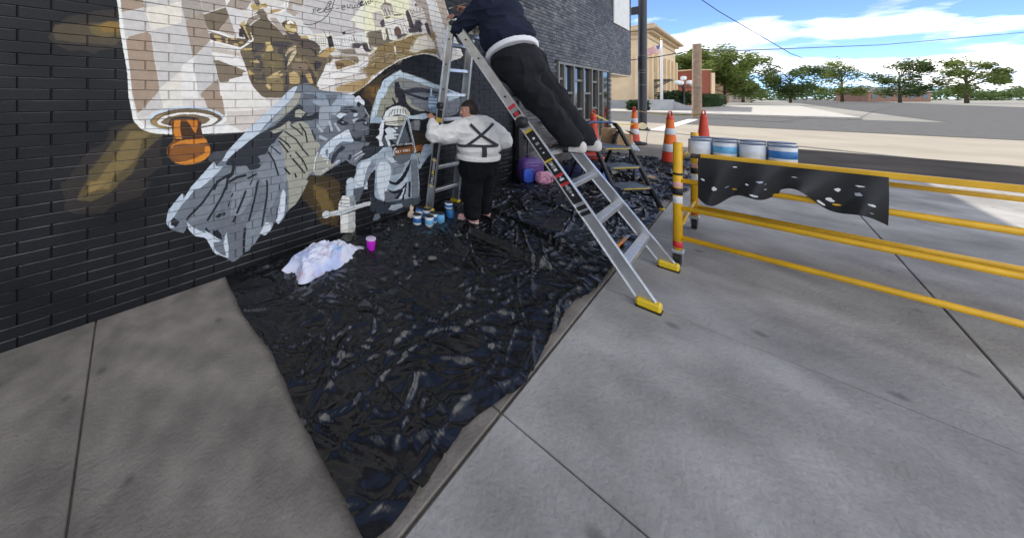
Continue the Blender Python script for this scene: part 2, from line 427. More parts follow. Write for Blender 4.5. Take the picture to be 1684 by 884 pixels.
L11 b 2b2826 1530,100 1490,100 1480,145 1530,150 1560,60 1565,-20
L11 b 2b2826 1560,150 1600,110 1640,40 1610,30 1590,70 1600,120 1650,100
L11 c 2b2826 0,100 60,40 45,20 15,60 25,110 80,90 120,50
L11 c 2b2826 110,30 135,95 150,40 180,30 175,80 210,60
L11 c 2b2826 215,-30 205,40 250,40
L9 c 2b2826 285,45 290,46
L9 c 2b2826 318,33 323,34
L9 c 2b2826 350,20 355,21
'''
MURAL += '''
P 0 cfdbe6 243,196 252,186 275,178 305,174 335,176 358,183 371,192 372,200 360,209 335,216 300,219 262,214 246,205
P 0 6e5f49 246,199 256,189 280,181 310,178 342,181 362,190 366,196 352,206 330,211 300,213 262,210 249,205
P 0 a58a55 247,200 258,191 272,186 262,193 256,200 262,206 279,211 279,214 260,210 250,205
P 0 eeeae2 257,201 268,191 295,185 325,185 350,190 359,196 350,204 332,209 300,211 280,209 262,206
P 0 7a6950 264,201 274,193 298,188 322,188 342,193 346,197 338,203 320,207 280,207 268,204
P 0 45362c 277,201 282,194 300,191 322,193 330,198 332,206 277,208
P F f2efe8 395,200 412,230 400,280 330,330 170,365 170,345 300,310 370,270 385,235
P F f2efe8 170,368 300,340 400,290 560,372 560,380 170,392
P 0 7a4b22 280,196 331,197 330,208 333,222 341,232 346,244 344,256 330,268 305,272 284,266 273,252 276,240 285,231 283,216
P 0 4a2d18 283,200 331,200 330,212 334,224 326,231 300,233 288,231 284,218
P 0 d2832c 286,198 297,197 296,214 300,229 288,228 285,216
P 0 c97a28 306,197 325,198 325,206 322,220 316,212 313,206
P 0 d2832c 280,240 296,231 314,229 338,228 341,234 322,237 304,240 286,250
P 0 8a5526 286,238 300,236 340,238 342,246 336,256 315,266 290,263 278,252
P 0 d8892e 337,240 345,240 346,252 338,262 320,269 300,271 285,267 300,266 322,260 336,252
P F 474b52 230,640 240,590 300,555 400,540 440,520 420,600 330,680
P F 6f7a88 1020,0 1060,-50 1140,-80 1260,-10 1500,20 1600,60 1660,110 1700,200 1640,450 1560,600 1250,780 1170,760 1100,900 60,900 360,640 570,380 820,150
P J 6f7885 -20,190 0,165 90,20 170,-30 1160,-30 1090,120 1040,200 975,250 930,330 880,385 850,350 830,400 760,490 690,460 620,620 560,650 500,710 460,730 400,690 290,640 260,590 215,510 110,490 60,440 45,400 -20,465
P I 707986 1678,90 1620,160 1545,260 1525,370 1560,420 1600,440 1700,470 1760,200
P F 2a303a 820,340 1000,180 1070,115 1130,160 1100,250 1180,230 1240,190 1290,250 1080,260 1000,300 900,390 780,560 690,640 460,640 480,600 570,520
P F a7a596 780,330 1000,170 1060,110 1090,20 1020,20 900,180 790,300
P F a7a596 800,370 850,350 930,300 970,270 990,320 920,370 860,390
P F a7a596 1030,190 1130,200 1130,230 1070,260 1020,230
P F a5a495 880,440 900,390 1000,310 1090,270 1160,310 1200,420 1270,500 1230,560 1210,720 1160,760 1100,900 980,900 940,700 940,600 900,500
P J a5a495 975,-20 1160,-20 1090,120 1040,200 975,245
P F 7c8695 780,540 820,480 880,480 930,580 950,740 970,900 880,900 830,700
P F 737b86 680,600 780,570 830,650 880,780 880,900 420,900 440,700 600,680
P F 2a303a 560,690 600,650 720,670 720,700 640,725 570,710
P F c3d2e0 360,640 420,540 570,380 820,150 1000,-30 1060,-50 1010,60 900,170 760,310 640,470 480,570 400,640
P F 8fa1b2 500,570 650,450 780,310 900,190 1040,30 1010,90 800,320 680,450
P F c3d2e0 60,900 290,640 310,690 380,690 260,810 150,900
P J c3d2e0 -20,200 0,165 90,20 150,-20 220,-20 100,80 20,180
P I b9cadb 1678,90 1620,160 1545,260 1525,370 1560,420 1620,400 1590,330 1640,250 1690,180
P I 222a3a 1565,350 1600,320 1650,360 1610,410
P J c9d6e2 40,350 75,420 130,470 220,490 200,430 250,480 290,520 360,540 280,545 300,620 400,685 290,650 260,590 215,505 110,490 55,430
P J c9d6e2 375,560 405,475 425,560 420,690 405,680
P J c3cfdb 700,450 740,370 800,360 790,420 760,485 720,470
P J c3cfdb 850,350 890,280 900,110 925,55 950,100 945,230 930,310 880,385
P J 1f2634 200,430 220,410 250,450 240,470
P J 1f2634 275,450 330,430 345,480 370,520 320,520 290,490
L12 F 20262f 940,370 1040,440 1110,540 1155,590
L12 F 20262f 1075,300 1130,380 1145,470
L12 F 20262f 1000,320 1060,360 1100,400
L12 F 20262f 890,430 960,480 990,520
L14 F 20262f 890,460 970,560
L12 F 20262f 1040,560 1110,640 1145,720
L14 F 20262f 1010,620 1080,700 1120,750
L10 F 20262f 820,510 900,580
L14 F 20262f 790,560 840,640 880,770
L10 F 20262f 1190,360 1220,450
L12 F 20262f 990,590 995,600
L14 F 20262f 1035,760 1045,790
L14 F 20262f 940,710 985,760
L20 F 20262f 290,900 320,830 440,760
L20 F 20262f 400,900 415,800 450,770
L20 F 20262f 430,830 500,790 580,770
L14 F 20262f 600,800 680,760
L10 F 20262f 620,860 640,820
L10 F 20262f 690,860 700,820
L14 F 20262f 775,820 778,900
L24 F 20262f 460,630 470,700 455,760
L17 J 20262f 320,0 270,60 180,190 130,240 60,310 40,340
L17 J 20262f 415,0 360,130 300,230 230,345
L12 J 20262f 460,100 450,130
L10 J 20262f 430,175 420,220
L17 J 20262f 580,80 550,160 500,280
L15 J 20262f 490,310 465,360
L15 J 20262f 690,0 660,160 610,350
L15 J 20262f 778,0 775,130 750,280 730,400
L20 J 20262f 575,420 565,500 562,640
L8 J 20262f 890,20 890,60
P J 222a33 310,320 330,285 400,265 390,300
L8 J 20262f 870,240 865,320
'''
MURAL += '''
P g 8193a5 -20,140 130,120 380,150 700,160 900,180 700,220 600,300 560,400 500,420 400,330 140,280 -20,250
P g 5f6673 -20,150 180,170 260,240 -20,270
P g 6a7380 380,180 620,170 560,330 500,400 420,260
P g 656d7b -20,400 480,390 490,500 200,500 100,560 -20,480
P g 97a5b5 150,290 330,280 360,380 340,440 290,390 160,330
P g 9fb0c1 520,340 640,220 760,180 920,200 980,300 960,400 680,400 620,560 500,540 490,420
P g b7c6d6 740,200 900,180 960,260 900,330 750,290
P g 666d78 580,520 760,420 980,420 1080,360 1130,460 1200,590 1190,800 1100,870 820,870 740,760 590,680
P g dfe6ee 920,270 960,210 1000,190 1060,250 1110,300 1105,380 1060,350 1010,330 940,310
P g 1f2530 965,330 1000,300 1050,350 1010,410 970,390
P g 1f2530 670,395 880,390 940,400 850,420 720,415
P g 1f2530 690,440 880,440 980,470 960,510 890,510 850,460 700,460
P g 1f2530 690,490 860,490 780,520
L8 g c9d3de 670,370 780,365
P g cfdae4 580,560 650,510 800,530 700,580 680,630 620,600
P g cfdae4 890,580 920,520 990,520 960,580
L7 g dfe6ee 1110,440 1190,560 1190,600
P g 272e3a 1090,600 1130,520 1160,560 1130,610
P g 272e3a 590,670 740,570 700,650 820,690 800,730 700,740 620,710
P g dfe6ee 680,675 730,680 725,695 690,690
P g 272e3a 930,690 960,640 1080,610 1150,660 1060,670
P g b5c2cf 880,640 960,610 1020,600 940,660 910,700
P g 272e3a 1060,710 1120,680 1200,700 1180,760 1100,740
P g b8c4cf 1110,690 1150,680 1140,730
L8 g 272e3a 880,820 960,850 1090,860
L6 g 9aa7b4 1000,840 1200,800
P g 23232b 210,500 290,495 350,630 150,610 0,610 0,580 120,560
L9 g 97a3b2 220,690 250,750
L12 g 97a3b2 310,670 370,740
L12 g 97a3b2 420,650 460,730
L12 g 8d99a8 500,770 580,820
L9 g 8d99a8 330,790 350,850
P h 6d7580 150,60 180,0 800,0 830,60 500,200 340,350 220,240
P h c9d8e6 280,500 310,390 480,220 740,60 820,30 860,150 920,250 850,260 690,250 560,360 520,500 440,560 350,540
P h e4ecf2 500,210 740,60 820,35 850,110 700,180
P h a7a79b 170,790 200,600 260,460 340,540 440,560 560,640 620,640 480,760 300,880 200,860
L16 h dde6ee 250,455 205,560 190,660 175,800
L10 h e9eff4 360,580 470,590
L12 h e9eff4 430,600 425,660
L12 h e9eff4 340,800 370,780
L12 h e9eff4 390,760 430,740
L10 h e9eff4 285,520 300,470
L10 h e9eff4 345,480 348,540
P h 737b8b 385,420 430,380 440,440 425,550 400,500
P h 7b8595 460,490 530,420 540,470 480,560 445,550
P h 33364a 480,630 520,490 620,390 700,330 760,350 740,400 660,440 580,560 540,650 510,670
P h b9c6d2 560,640 600,600 660,580 655,610 590,670
P h 727d89 600,510 660,440 840,400 900,260 1200,260 1200,310 1040,390 1100,480 960,720 820,640 650,500
P h 303742 1040,390 1100,330 1300,330 1450,360 1440,400 1250,500 930,690 1000,600 1130,480
P h 272e38 820,500 870,490 860,580 800,600
P h 5a626d 820,60 1060,70 1200,40 1180,130 1100,150 1130,250 920,240 870,150
P h 262b34 870,150 960,200 1060,140 1040,260 930,250
L12 h e4ebf1 880,540 960,490 1060,430
L12 h e4ebf1 935,585 1010,520 1110,475
P k b7cadb -50,750 20,600 80,400 210,300 330,200 480,110 560,20 690,10 700,180 790,200 1050,190 1200,160 1190,440 1210,900 390,900 430,600 400,400 350,370 300,560 230,720 150,780
P k 8996a5 230,280 320,250 400,240 600,240 600,300 430,320 370,360 330,380 300,560 200,720 120,730 200,600 250,420
P k d3e1ec 30,720 50,560 80,410 220,310 200,500 150,700
P k d3e1ec 440,340 620,310 640,430 590,650 460,680 430,560
P k 8b95a2 600,210 700,320 760,380 900,380 860,480 760,490 650,440 620,310
P k 6c747f 700,200 1050,180 1060,240 900,330 760,370 690,310 830,290
P k cfdde9 600,200 700,190 780,290 810,300 740,315 660,290
P k cfdde9 760,490 850,480 960,340 1030,260 1000,340 880,470 850,500
P k 1c2330 750,520 860,510 900,460 1030,270 1060,240 1040,320 930,440 860,540 800,555
P k c9d8e5 800,600 930,480 980,530 940,580 840,650 700,650 670,620
P k 1c2330 665,640 800,670 930,590 940,620 880,690 760,730 710,700
P k 6a727e 580,740 660,640 720,720 860,700 800,780 720,900 580,900
P k 9aa7b5 960,470 1090,330 1130,420 1100,530 1000,560 930,640 910,660
P k 1c2330 790,800 880,720 980,660 940,900 920,900 950,720 830,900 800,900
P k 1c2330 1110,520 1140,520 1140,840 1110,900
P k 57616c 1000,640 1110,560 1110,900 1000,900
P k 6d7883 1140,620 1200,620 1215,900 1150,900
P k 1f2633 640,790 740,850 720,870 670,850
P k 4a5561 0,750 160,770 130,900 0,900
P k 20252d 320,600 350,560 410,560 400,700 390,900 340,860 330,720
P k b3b4a5 1050,170 1240,120 1240,220 1180,230 1060,230
P k b7cadb 1240,180 1270,40 1320,-30 1500,-30 1450,120 1380,200 1240,400 1190,450 1200,250
P k a3a294 1230,310 1390,180 1240,400 1190,450
P k 20252d 1200,240 1240,330 1215,350
P K 46525f 60,-20 500,-20 510,190 380,230 220,260 100,210 40,180
P K 6c7884 120,-20 330,-20 330,120 180,190 130,120
P K a3b3c3 80,-20 200,-20 170,180 120,120 110,50
P K 9fafbe 270,110 330,-10 400,-20 390,140 360,150 370,30
P K 5b6772 390,-20 500,-20 500,140 440,150
P K 9aa8b5 205,240 230,205 350,195 360,215 250,255
P K 67727e 70,350 100,280 135,300 120,340
P K c9d3dc -20,215 -20,180 50,180 45,210
L8 K 1c2330 45,0 75,170
'''
MURAL += '''
P C 8d8e8b 130,900 160,760 270,660 340,660 500,710 720,800 870,865 870,900
P G 9a9a88 40,260 70,130 130,-20 330,-20 330,90 200,150 160,240
P C c9dae6 120,900 160,740 300,660 325,640 345,670 450,700 700,800 880,860 870,890 760,860 600,800 380,720 310,710 220,780 180,900
P G 7c8087 330,-20 750,-20 880,60 860,200 760,240 560,180 440,160 380,100
P G c9dae6 120,-20 175,-20 95,250 50,300 45,270 80,140
P G 9fb1bf 45,270 100,230 170,240 150,300 60,290
P G c9dae6 770,10 870,25 860,60 770,90 760,60
P G 27272f 290,-20 350,-20 380,60 410,140 560,180 540,210 420,210 360,170 310,130 300,60
P G 27272f 250,50 300,130 280,140 250,80
P C 2a2a32 270,760 310,750 350,900 280,900
P C 3a3b44 350,830 500,800 700,850 720,870 500,850 360,860
P G 27272f 360,0 470,40 560,60 700,30 560,90 470,60 380,30
P G a5a595 370,40 420,80 430,130 560,180 500,185 420,150 380,100
P q 1a1c24 100,360 160,190 300,150 480,180 590,330 640,620 660,900 60,900 40,600
P q 2a2d36 150,190 220,170 230,210 160,240
P q eef0ee 100,400 160,250 260,180 380,150 500,180 590,300 590,330 520,350 440,320 300,310 220,360 160,440
P q b9b8a9 400,170 500,180 590,300 580,330 500,320 440,230
L7 q 3a3a3c 280,310 300,250
L7 q 3a3a3c 330,310 345,240
L7 q 3a3a3c 410,300 400,240
L7 q 3a3a3c 470,310 450,250
L7 q 3a3a3c 210,330 240,260
P q eef0ec 160,470 230,370 300,330 400,350 500,380 510,430 490,500 380,540 250,530 170,510
P q b5b39f 360,350 500,380 510,460 480,510 380,480
L6 q 35363a 170,460 300,430 500,430
L5 q 6b6b66 190,500 300,470 480,480
P q dfe8ef 120,560 180,540 260,590 330,600 380,620 300,660 390,690 330,720 380,760 230,770 180,680
P q f2f5f6 330,550 370,540 380,575 340,570
P q 5d6873 380,540 560,520 640,700 640,820 480,820 400,760 360,700 430,660 400,600
P q 39424d 300,650 380,640 430,650 380,670
P q 5a6570 50,750 90,600 160,620 200,720 240,800 230,900 60,900
P q e9eef2 20,600 90,480 70,400 110,420 130,500 90,620 100,720 60,790 80,900 40,900 40,790 0,760 0,730 50,720 60,640
P q e4ebf0 120,560 160,540 200,700 250,780 250,900 230,900 210,800 160,700
P q 6b6e74 560,520 660,430 790,420 790,560 780,610 660,610
P q 8a8c8e 680,430 780,420 780,600 700,600
P q c3d8e6 530,350 560,335 700,330 880,290 940,320 930,380 840,410 700,400 560,390
P G 7f9cb4 580,150 580,60 620,30 660,60 665,170 630,190
L12 G c9dbe8 590,70 655,75
L12 G c9dbe8 588,100 655,105
L12 G c9dbe8 586,130 655,135
L12 G c9dbe8 610,-20 605,40
L12 q c5d6e2 545,365 510,470 460,610 400,760 350,890
L12 q c5d6e2 545,365 590,520 620,660 650,800 660,900
L4 q 39424d 530,410 500,500 460,610 410,740 370,840
L4 q 39424d 560,420 590,530 620,660 645,790
P G 101016 230,490 440,465 460,490 450,500 240,520
P G 7d4a20 245,530 440,500 520,488 530,545 400,575 250,600
P G a5642c 440,505 525,490 530,540 450,560
L10 G c5d6e2 270,530 250,580 265,590
L10 G c5d6e2 440,490 462,530 455,570
P J 8795a3 1500,20 1560,0 1600,40 1590,230 1480,250 1500,100
P J e9e9e4 1430,200 1470,120 1530,125 1530,220 1450,240
L5 J 7b8087 1460,150 1530,155
L5 J 7b8087 1450,185 1530,190
P J efece6 1450,300 1525,280 1525,430 1452,445
P J c6c6c0 1525,280 1585,260 1590,405 1525,430
P J 9aa3a0 1545,130 1600,110 1590,210 1550,220
L30 J cfd5d3 1310,295 1450,280 1600,225 1690,195
L44 J cfd5d3 1310,295 1335,290
P F c3d2e0 1510,850 1540,800 1590,800 1590,870 1530,900
P J b9c9d8 1505,-20 1570,-20 1580,120 1540,130 1510,110
P F c9d8e6 1590,850 1640,680 1700,640 1700,900 1580,900
'''
MURAL += '''
P M 2b303b 300,372 330,330 440,240 520,195 560,180 600,140 645,92 655,112 690,130 672,160 720,150 745,130 750,155 660,170 610,168 560,232 500,262 455,330 470,352 440,390 400,400 385,378
P M aaa898 512,212 560,196 600,165 612,176 570,212 530,226
P M aaa898 630,120 650,112 680,128 660,152 628,148
P M 7f8893 330,390 400,372 420,400 330,440 250,520 200,560
P M 818a96 440,410 490,350 540,350 560,420 545,520 500,600 500,480
P M 8b94a0 505,290 540,275 575,310 590,400 590,470 555,400
P M 7b8490 150,600 250,480 310,440 290,520 230,610 140,640
P M 858e9a 330,480 400,440 450,440 430,520 380,600 330,620
P M 6a727e 235,640 340,600 400,640 390,770 330,800 310,700
P M 7f8995 400,650 480,560 500,640 440,740 395,770
P M c9d6e2 125,635 150,660 215,690 210,675 250,700 290,722 240,712 245,760 305,800 320,800 300,710 312,680 318,790 300,795 250,780 225,705 160,690
P M 20262f 50,650 60,615 90,640 75,660
P M 20262f 245,690 262,672 285,690 290,720 265,712
P M 20262f 255,610 300,588 305,600 270,618
P M d3deea 540,635 555,560 575,485 585,520 575,600 555,645
P M cdd8e3 465,690 490,640 525,640 520,670 490,698
P M 9aa5b2 740,120 770,60 800,110 790,180 760,210 740,180
L12 M a9b5c2 745,240 775,255
L12 M a9b5c2 735,190 755,215
L9 M b3bfcb 790,170 800,210
L9 M b3bfcb 815,180 835,212
P N a5b8c9 330,520 350,480 430,450 520,400 545,395 545,440 680,430 695,470 705,600 705,690 620,700 500,720 440,690 440,600 445,520 410,560 385,620 330,625
P N d3e1ec 328,610 335,540 362,482 420,462 415,500 390,540 375,620
P N 8793a2 395,520 430,470 445,500 415,560 385,622 375,615
P N 20252d 405,612 430,560 447,528 440,620 438,720 420,690 412,640
P N d9e6ef 455,520 470,482 520,482 540,520 530,600 515,640 500,718 470,690 455,620
P N 8794a3 520,470 570,500 625,495 600,545 545,565 540,520
P N 69727e 545,440 660,432 650,470 600,500 560,490
P N cfdde9 505,450 545,455 575,485 540,490
P N d3e0ea 575,592 640,505 652,480 640,540 600,590 570,604
P N 1c2330 523,590 560,605 600,570 645,488 658,463 648,520 612,592 572,622 530,610
P N c9d7e3 560,640 600,600 640,560 640,590 600,640 560,650
P N 1c2330 513,640 550,655 600,640 632,598 627,640 582,667 540,676
P N 6a737f 500,650 560,672 600,660 572,702 520,722 498,722
P N d5e2ec 566,690 610,640 622,628 620,690 605,700
P N 1c2330 558,700 600,645 610,652 580,704
P N 1c2330 600,704 622,632 626,640 612,706
P N 7b8692 655,470 692,468 702,690 660,694
P N 1c2330 640,600 654,596 652,694 640,688
P N 2f3843 410,770 420,690 480,712 560,724 640,704 702,690 714,722 640,762 560,784 480,790
P N 4a5661 560,724 640,704 702,690 714,722 640,757 600,740
P N a9b6c2 522,764 540,736 600,728 612,746 560,768
P N 66717d 428,824 440,792 465,784 476,810 450,830
P N 55606c 310,642 382,626 345,722 318,702
P N b9c9d8 276,604 300,584 326,604 316,650 322,742 290,752 285,650
P N c3d2df 274,598 284,580 304,574 324,584 328,604 312,618 288,616
P N e9e9e4 224,762 240,702 268,682 290,690 292,752 240,772
L4 N 7b8087 240,706 288,708
L4 N 7b8087 236,724 290,728
L4 N 7b8087 232,744 290,746
P N 8f9a9a 292,690 322,680 324,742 296,752
P N efece6 240,806 284,792 284,900 240,900
P N c6c6c0 284,792 326,780 326,900 284,900
L20 N cfd5d3 156,792 230,776 310,752 405,728
P N cfd5d3 130,795 138,776 158,768 178,778 180,798 160,814 138,812
P N cfd5d3 392,728 400,716 414,716 420,728 408,740 396,740
P N b7cadb 702,500 740,410 790,352 806,350 795,400 742,465 706,532
P N 1a1c24 470,390 480,330 500,250 560,200 640,215 665,300 672,372 540,390
P N eef0ee 490,262 502,225 520,175 545,157 580,150 625,162 648,190 652,206 630,210 596,200 550,206 518,232
P N c9c8ba 590,152 625,162 648,190 652,206 632,208 612,180
L4 N 55565a 540,200 548,172
L4 N 55565a 556,198 562,170
L4 N 55565a 574,196 578,168
L4 N 55565a 592,196 594,170
L4 N 55565a 610,198 608,172
L4 N 55565a 628,202 622,178
L4 N 55565a 524,216 534,188
P N e6e4da 503,256 514,236 540,214 600,208 627,222 622,260 572,270 514,266
P N b5b39f 578,210 627,222 622,262 576,270
L4 N 4a4a4a 508,250 560,242 624,238
L3 N 77766e 512,260 560,254 620,250
P N 59636e 520,272 572,274 618,264 642,330 650,366 558,372 540,350
P N dbe5ec 500,290 522,276 545,282 568,298 566,308 588,322 562,328 574,344 548,352 526,350 512,322
P N f2f5f6 556,278 574,276 578,288 562,288
L5 N 262c35 520,270 556,276 586,272
L5 N 39424d 552,312 588,314
L4 N 39424d 556,330 580,334
P N 59646f 480,352 500,330 528,352 545,392 500,394
P N e9eef2 444,338 470,320 474,262 500,226 497,272 490,320 482,352 494,388 472,388 464,346
P N e4ebf0 500,330 512,322 528,352 536,390 522,392 512,360
L10 N c5d6e2 630,214 612,268 590,330 566,396 548,442
L10 N c5d6e2 634,214 648,268 662,330 674,386 682,424
'''
for _i in range(22):
    for (_ax, _ay), (_bx, _by) in (((630, 214), (548, 442)), ((634, 214), (682, 424))):
        _t = (_i + .5) / 22
        MURAL += 'L3 N 3a434e %d,%d %d,%d\n' % (_ax + (_bx - _ax) * _t, _ay + (_by - _ay) * _t, _ax + (_bx - _ax) * (_t + .018), _ay + (_by - _ay) * (_t + .018))
MURAL += '''
P N 101016 538,388 660,364 668,372 662,384 545,402
P N 7d4a20 545,410 660,388 718,380 716,408 640,428 548,446
P N a5642c 662,390 716,382 714,404 664,420
L7 N c5d6e2 566,400 552,424 556,442
L7 N c5d6e2 676,390 682,410 676,428
'''
_r = random.Random(3)
for _row in range(4):                                               # windows of the painted town
    for _c in range(9 - _row):
        MURAL += 'L%d b 4a4340 %d,%d %d,%d\n' % (11, 690 + _c * 32 + _row * 30, 715 + _row * 42, 692 + _c * 32 + _row * 30, 727 + _row * 42)
for _row in range(5):
    for _c in range(12):
        _x, _y = 1110 + _c * 44 + _row * 8, 735 + _row * 36 - _c * 6
        MURAL += 'L%d b %s %d,%d %d,%d\n' % (_r.choice((6, 8, 10)), _r.choice(('6b6460', '8d867f', '4f4845')), _x, _y, _x + _r.randint(4, 16), _y + _r.randint(2, 12))
for _c in range(60):                                                # loose brushwork over the riverbank and the cloak
    _x, _y = _r.uniform(1080, 1640), _r.uniform(180, 420)
    MURAL += 'L4 e %s %d,%d %d,%d\n' % (_r.choice(('8d7a62', 'd6cbbd', '6d5a44', 'c6b39b')), _x, _y, _x + _r.uniform(40, 120), _y - _r.uniform(14, 50))
for _c in range(70):
    _x, _y = _r.uniform(150, 900), _r.uniform(40, 850)
    if _x > 60 + _y * .35: MURAL += 'L%d d %s %d,%d %d,%d\n' % (_r.choice((7, 10, 16)), _r.choice(('57493a', '857142', '4a4144', '9a8350')), _x, _y, _x + _r.uniform(10, 60), _y + _r.uniform(-30, 40))
for _c in range(90):
    _x, _y = _r.uniform(250, 900), _r.uniform(20, 560)
    MURAL += 'L5 J %s %d,%d %d,%d\n' % (_r.choice(('7d8793', '656e7b', '7a8490')), _x, _y * .55 + 20, _x - _r.uniform(4, 20), _y * .55 + 20 + _r.uniform(20, 60)) if _y < 560 and _x > 330 else ''
MURAL += '\n'.join(q for q in MURAL.splitlines() if q[:1] == 'L' and ' 20262f ' in q) + '\n'   # feather strokes go on last
FONT = {  # stroke capitals on a 4 x 6 grid
 'H': '0,0 0,6|4,0 4,6|0,3 4,3', 'O': '0,0 4,0 4,6 0,6 0,0', 'L': '0,6 0,0 4,0', 'Y': '0,6 2,3 4,6|2,3 2,0',
 'B': '0,0 0,6 3,6 4,5 3,3 0,3|3,3 4,1 3,0 0,0', 'I': '2,0 2,6', 'E': '4,0 0,0 0,6 4,6|0,3 3,3', 'A': '0,0 2,6 4,0|1,2 3,2',
 'W': '0,6 1,0 2,4 3,0 4,6', 'D': '0,0 0,6 3,6 4,4 4,2 3,0 0,0', 'C': '4,6 0,6 0,0 4,0', 'T': '0,6 4,6|2,6 2,0',
 'N': '0,0 0,6 4,0 4,6', 'R': '0,0 0,6 4,6 4,3 0,3|1,3 4,0'}
def text_strokes(s, p0, p1, h):
    (x0, y0), (x1, y1) = p0, p1
    out = []
    for i, ch in enumerate(s):
        if ch == ' ': continue
        for st in FONT[ch].split('|'):
            pts = []
            for q in st.split():
                gx, gy = map(float, q.split(','))
                t = (i + gx / 5.4) / len(s)
                pts.append((x0 + (x1 - x0) * t, y0 + (y1 - y0) * t - gy / 6 * h))
            out.append(pts)
    return out
def fill(buf, poly, rgb, alpha=1.0):
    H, W = buf.shape[:2]
    p = np.asarray(poly, float)
    y0 = max(0, int(math.floor(p[:, 1].min()))); y1 = min(H - 1, int(math.ceil(p[:, 1].max())))
    q = np.roll(p, -1, axis=0)
    for y in range(y0, y1 + 1):
        yc = y + .5
        m = (p[:, 1] <= yc) != (q[:, 1] <= yc)
        if not m.any(): continue
        a, b = p[m], q[m]
        xs = np.sort(a[:, 0] + (yc - a[:, 1]) / (b[:, 1] - a[:, 1]) * (b[:, 0] - a[:, 0]))
        for i in range(0, len(xs) - 1, 2):
            l = max(0, int(round(xs[i]))); r = min(W, int(round(xs[i + 1])))
            if r > l:
                buf[y, l:r, :3] = buf[y, l:r, :3] * (1 - alpha) + np.array(rgb) * alpha if alpha < 1 else rgb
                buf[y, l:r, 3] = np.maximum(buf[y, l:r, 3], alpha)
def densify(pts, step):
    out = []
    for a, b in zip(pts, pts[1:] + pts[:1]):
        n = max(1, int(math.hypot(b[0] - a[0], b[1] - a[1]) / step))
        for i in range(n):
            out.append((a[0] + (b[0] - a[0]) * i / n, a[1] + (b[1] - a[1]) * i / n))
    return out
def draw_mural(buf, to_tex):
    """to_tex: map from traced point to texture pixel"""
    rng = random.Random(5)
    def line(pts, w, rgb):
        for a, b in zip(pts, pts[1:]):
            dx, dy = b[0] - a[0], b[1] - a[1]; l = math.hypot(dx, dy) or 1e-6
            nx, ny = -dy / l * w / 2, dx / l * w / 2; ex, ey = dx / l * w * .3, dy / l * w * .3
            fill(buf, [to_tex(x, y) for x, y in ((a[0] - ex + nx, a[1] - ey + ny), (b[0] + ex + nx, b[1] + ey + ny),
                                                  (b[0] + ex - nx, b[1] + ey - ny), (a[0] - ex - nx, a[1] - ey - ny))], rgb)
    for ln in filter(None, map(str.strip, MURAL.splitlines())):
        op, tile, col, *pp = ln.split()
        ox, oy, s = TILES[tile]
        pts = [(ox + float(a) / s, oy + float(b) / s) for a, b in (p.split(',') for p in pp)]
        rgb = [int(col[i:i + 2], 16) / 255 for i in (0, 2, 4)]
        if tile in 'Babde':                                          # sepia scene: muted pigments
            g_ = .3 * rgb[0] + .59 * rgb[1] + .11 * rgb[2]; rgb = [c * .74 + g_ * .26 for c in rgb]
        elif tile in 'FJMghkKNqI':                                  # stone figures: cool greys
            g_ = .3 * rgb[0] + .59 * rgb[1] + .11 * rgb[2]; rgb = [c * .72 + g_ * .28 for c in rgb] if abs(rgb[0] - rgb[2]) < .16 and rgb[2] >= rgb[0] else rgb
        if op[0] == 'L':
            line(pts, max(.7, float(op[1:]) / s * 1.15), rgb)
        elif op == 'R':
            for k, al in ((3.0, .18), (2.2, .25), (1.5, .35), (.9, .45), (.4, .6)):
                j = [(x + rng.gauss(0, 1.5 * k), y + rng.gauss(0, .7 * k)) for x, y in densify(pts, 2.2)]
                fill(buf, [to_tex(x, y) for x, y in j], rgb, al)
        else:
            if len(pts) > 5:                                         # brush-rounded corners
                pts = [q for a, b in zip(pts, pts[1:] + pts[:1]) for q in ((a[0] * .86 + b[0] * .14, a[1] * .86 + b[1] * .14), (a[0] * .14 + b[0] * .86, a[1] * .14 + b[1] * .86))]
            j = [(x + rng.gauss(0, .2), y + rng.gauss(0, .2)) for x, y in densify(pts, 2.4)]
            fill(buf, [to_tex(x, y) for x, y in j], rgb)
    for s, p0, p1, h in (('LAW DICTIONARY', (642, 240.5), (680, 236.6), 2.6), ('HOLY BIBLE', (650, 251.6), (674.5, 248), 3.6)):
        for st in text_strokes(s, p0, p1, h):
            line(st, .62, (.93, .93, .92))
# ------------------------------------------------------------------ ground, pavement, street
concrete = mat('concrete', (.36, .34, .31), .85, noise=(2.2, .18), bump=(60, .25))
pave_sun = mat('pale_concrete', (.34, .305, .25), .9, spec=.1, noise=(.6, .12), bump=(30, .2))
asphalt = mat('asphalt', (.11, .108, .105), .9, spec=.15, noise=(3, .15), bump=(120, .3))
kerbm = mat('kerb_concrete', (.42, .40, .36), .85, noise=(5, .1))
def flat(x0, x1, y0, y1, z): return [(x0, y0, z), (x1, y0, z), (x1, y1, z), (x0, y1, z)], [(0, 1, 2, 3)]
g = obj('ground', flat(-300, 700, -400, 400, -.030), mat('far_ground', (.24, .23, .20), .95, noise=(.05, .2))); g['kind'] = 'structure'
pv = obj('pavement', flat(-8, 26, -14, 14, -.024), pave_sun); pv['kind'] = 'structure'
slabm = [mat('slab_%d' % i, (c * 1.08, c * 1.05, c * 1.0), .85, spec=.25, noise=(2.6, .22), bump=(45, .45), speck=3.1) for i, c in enumerate((.33, .36, .345, .37))]
_slab = {}
xs = [-3.2 + 1.52 * i for i in range(11)]; ys = [-1.93, -3.45, -4.97, -6.49, -8.01]
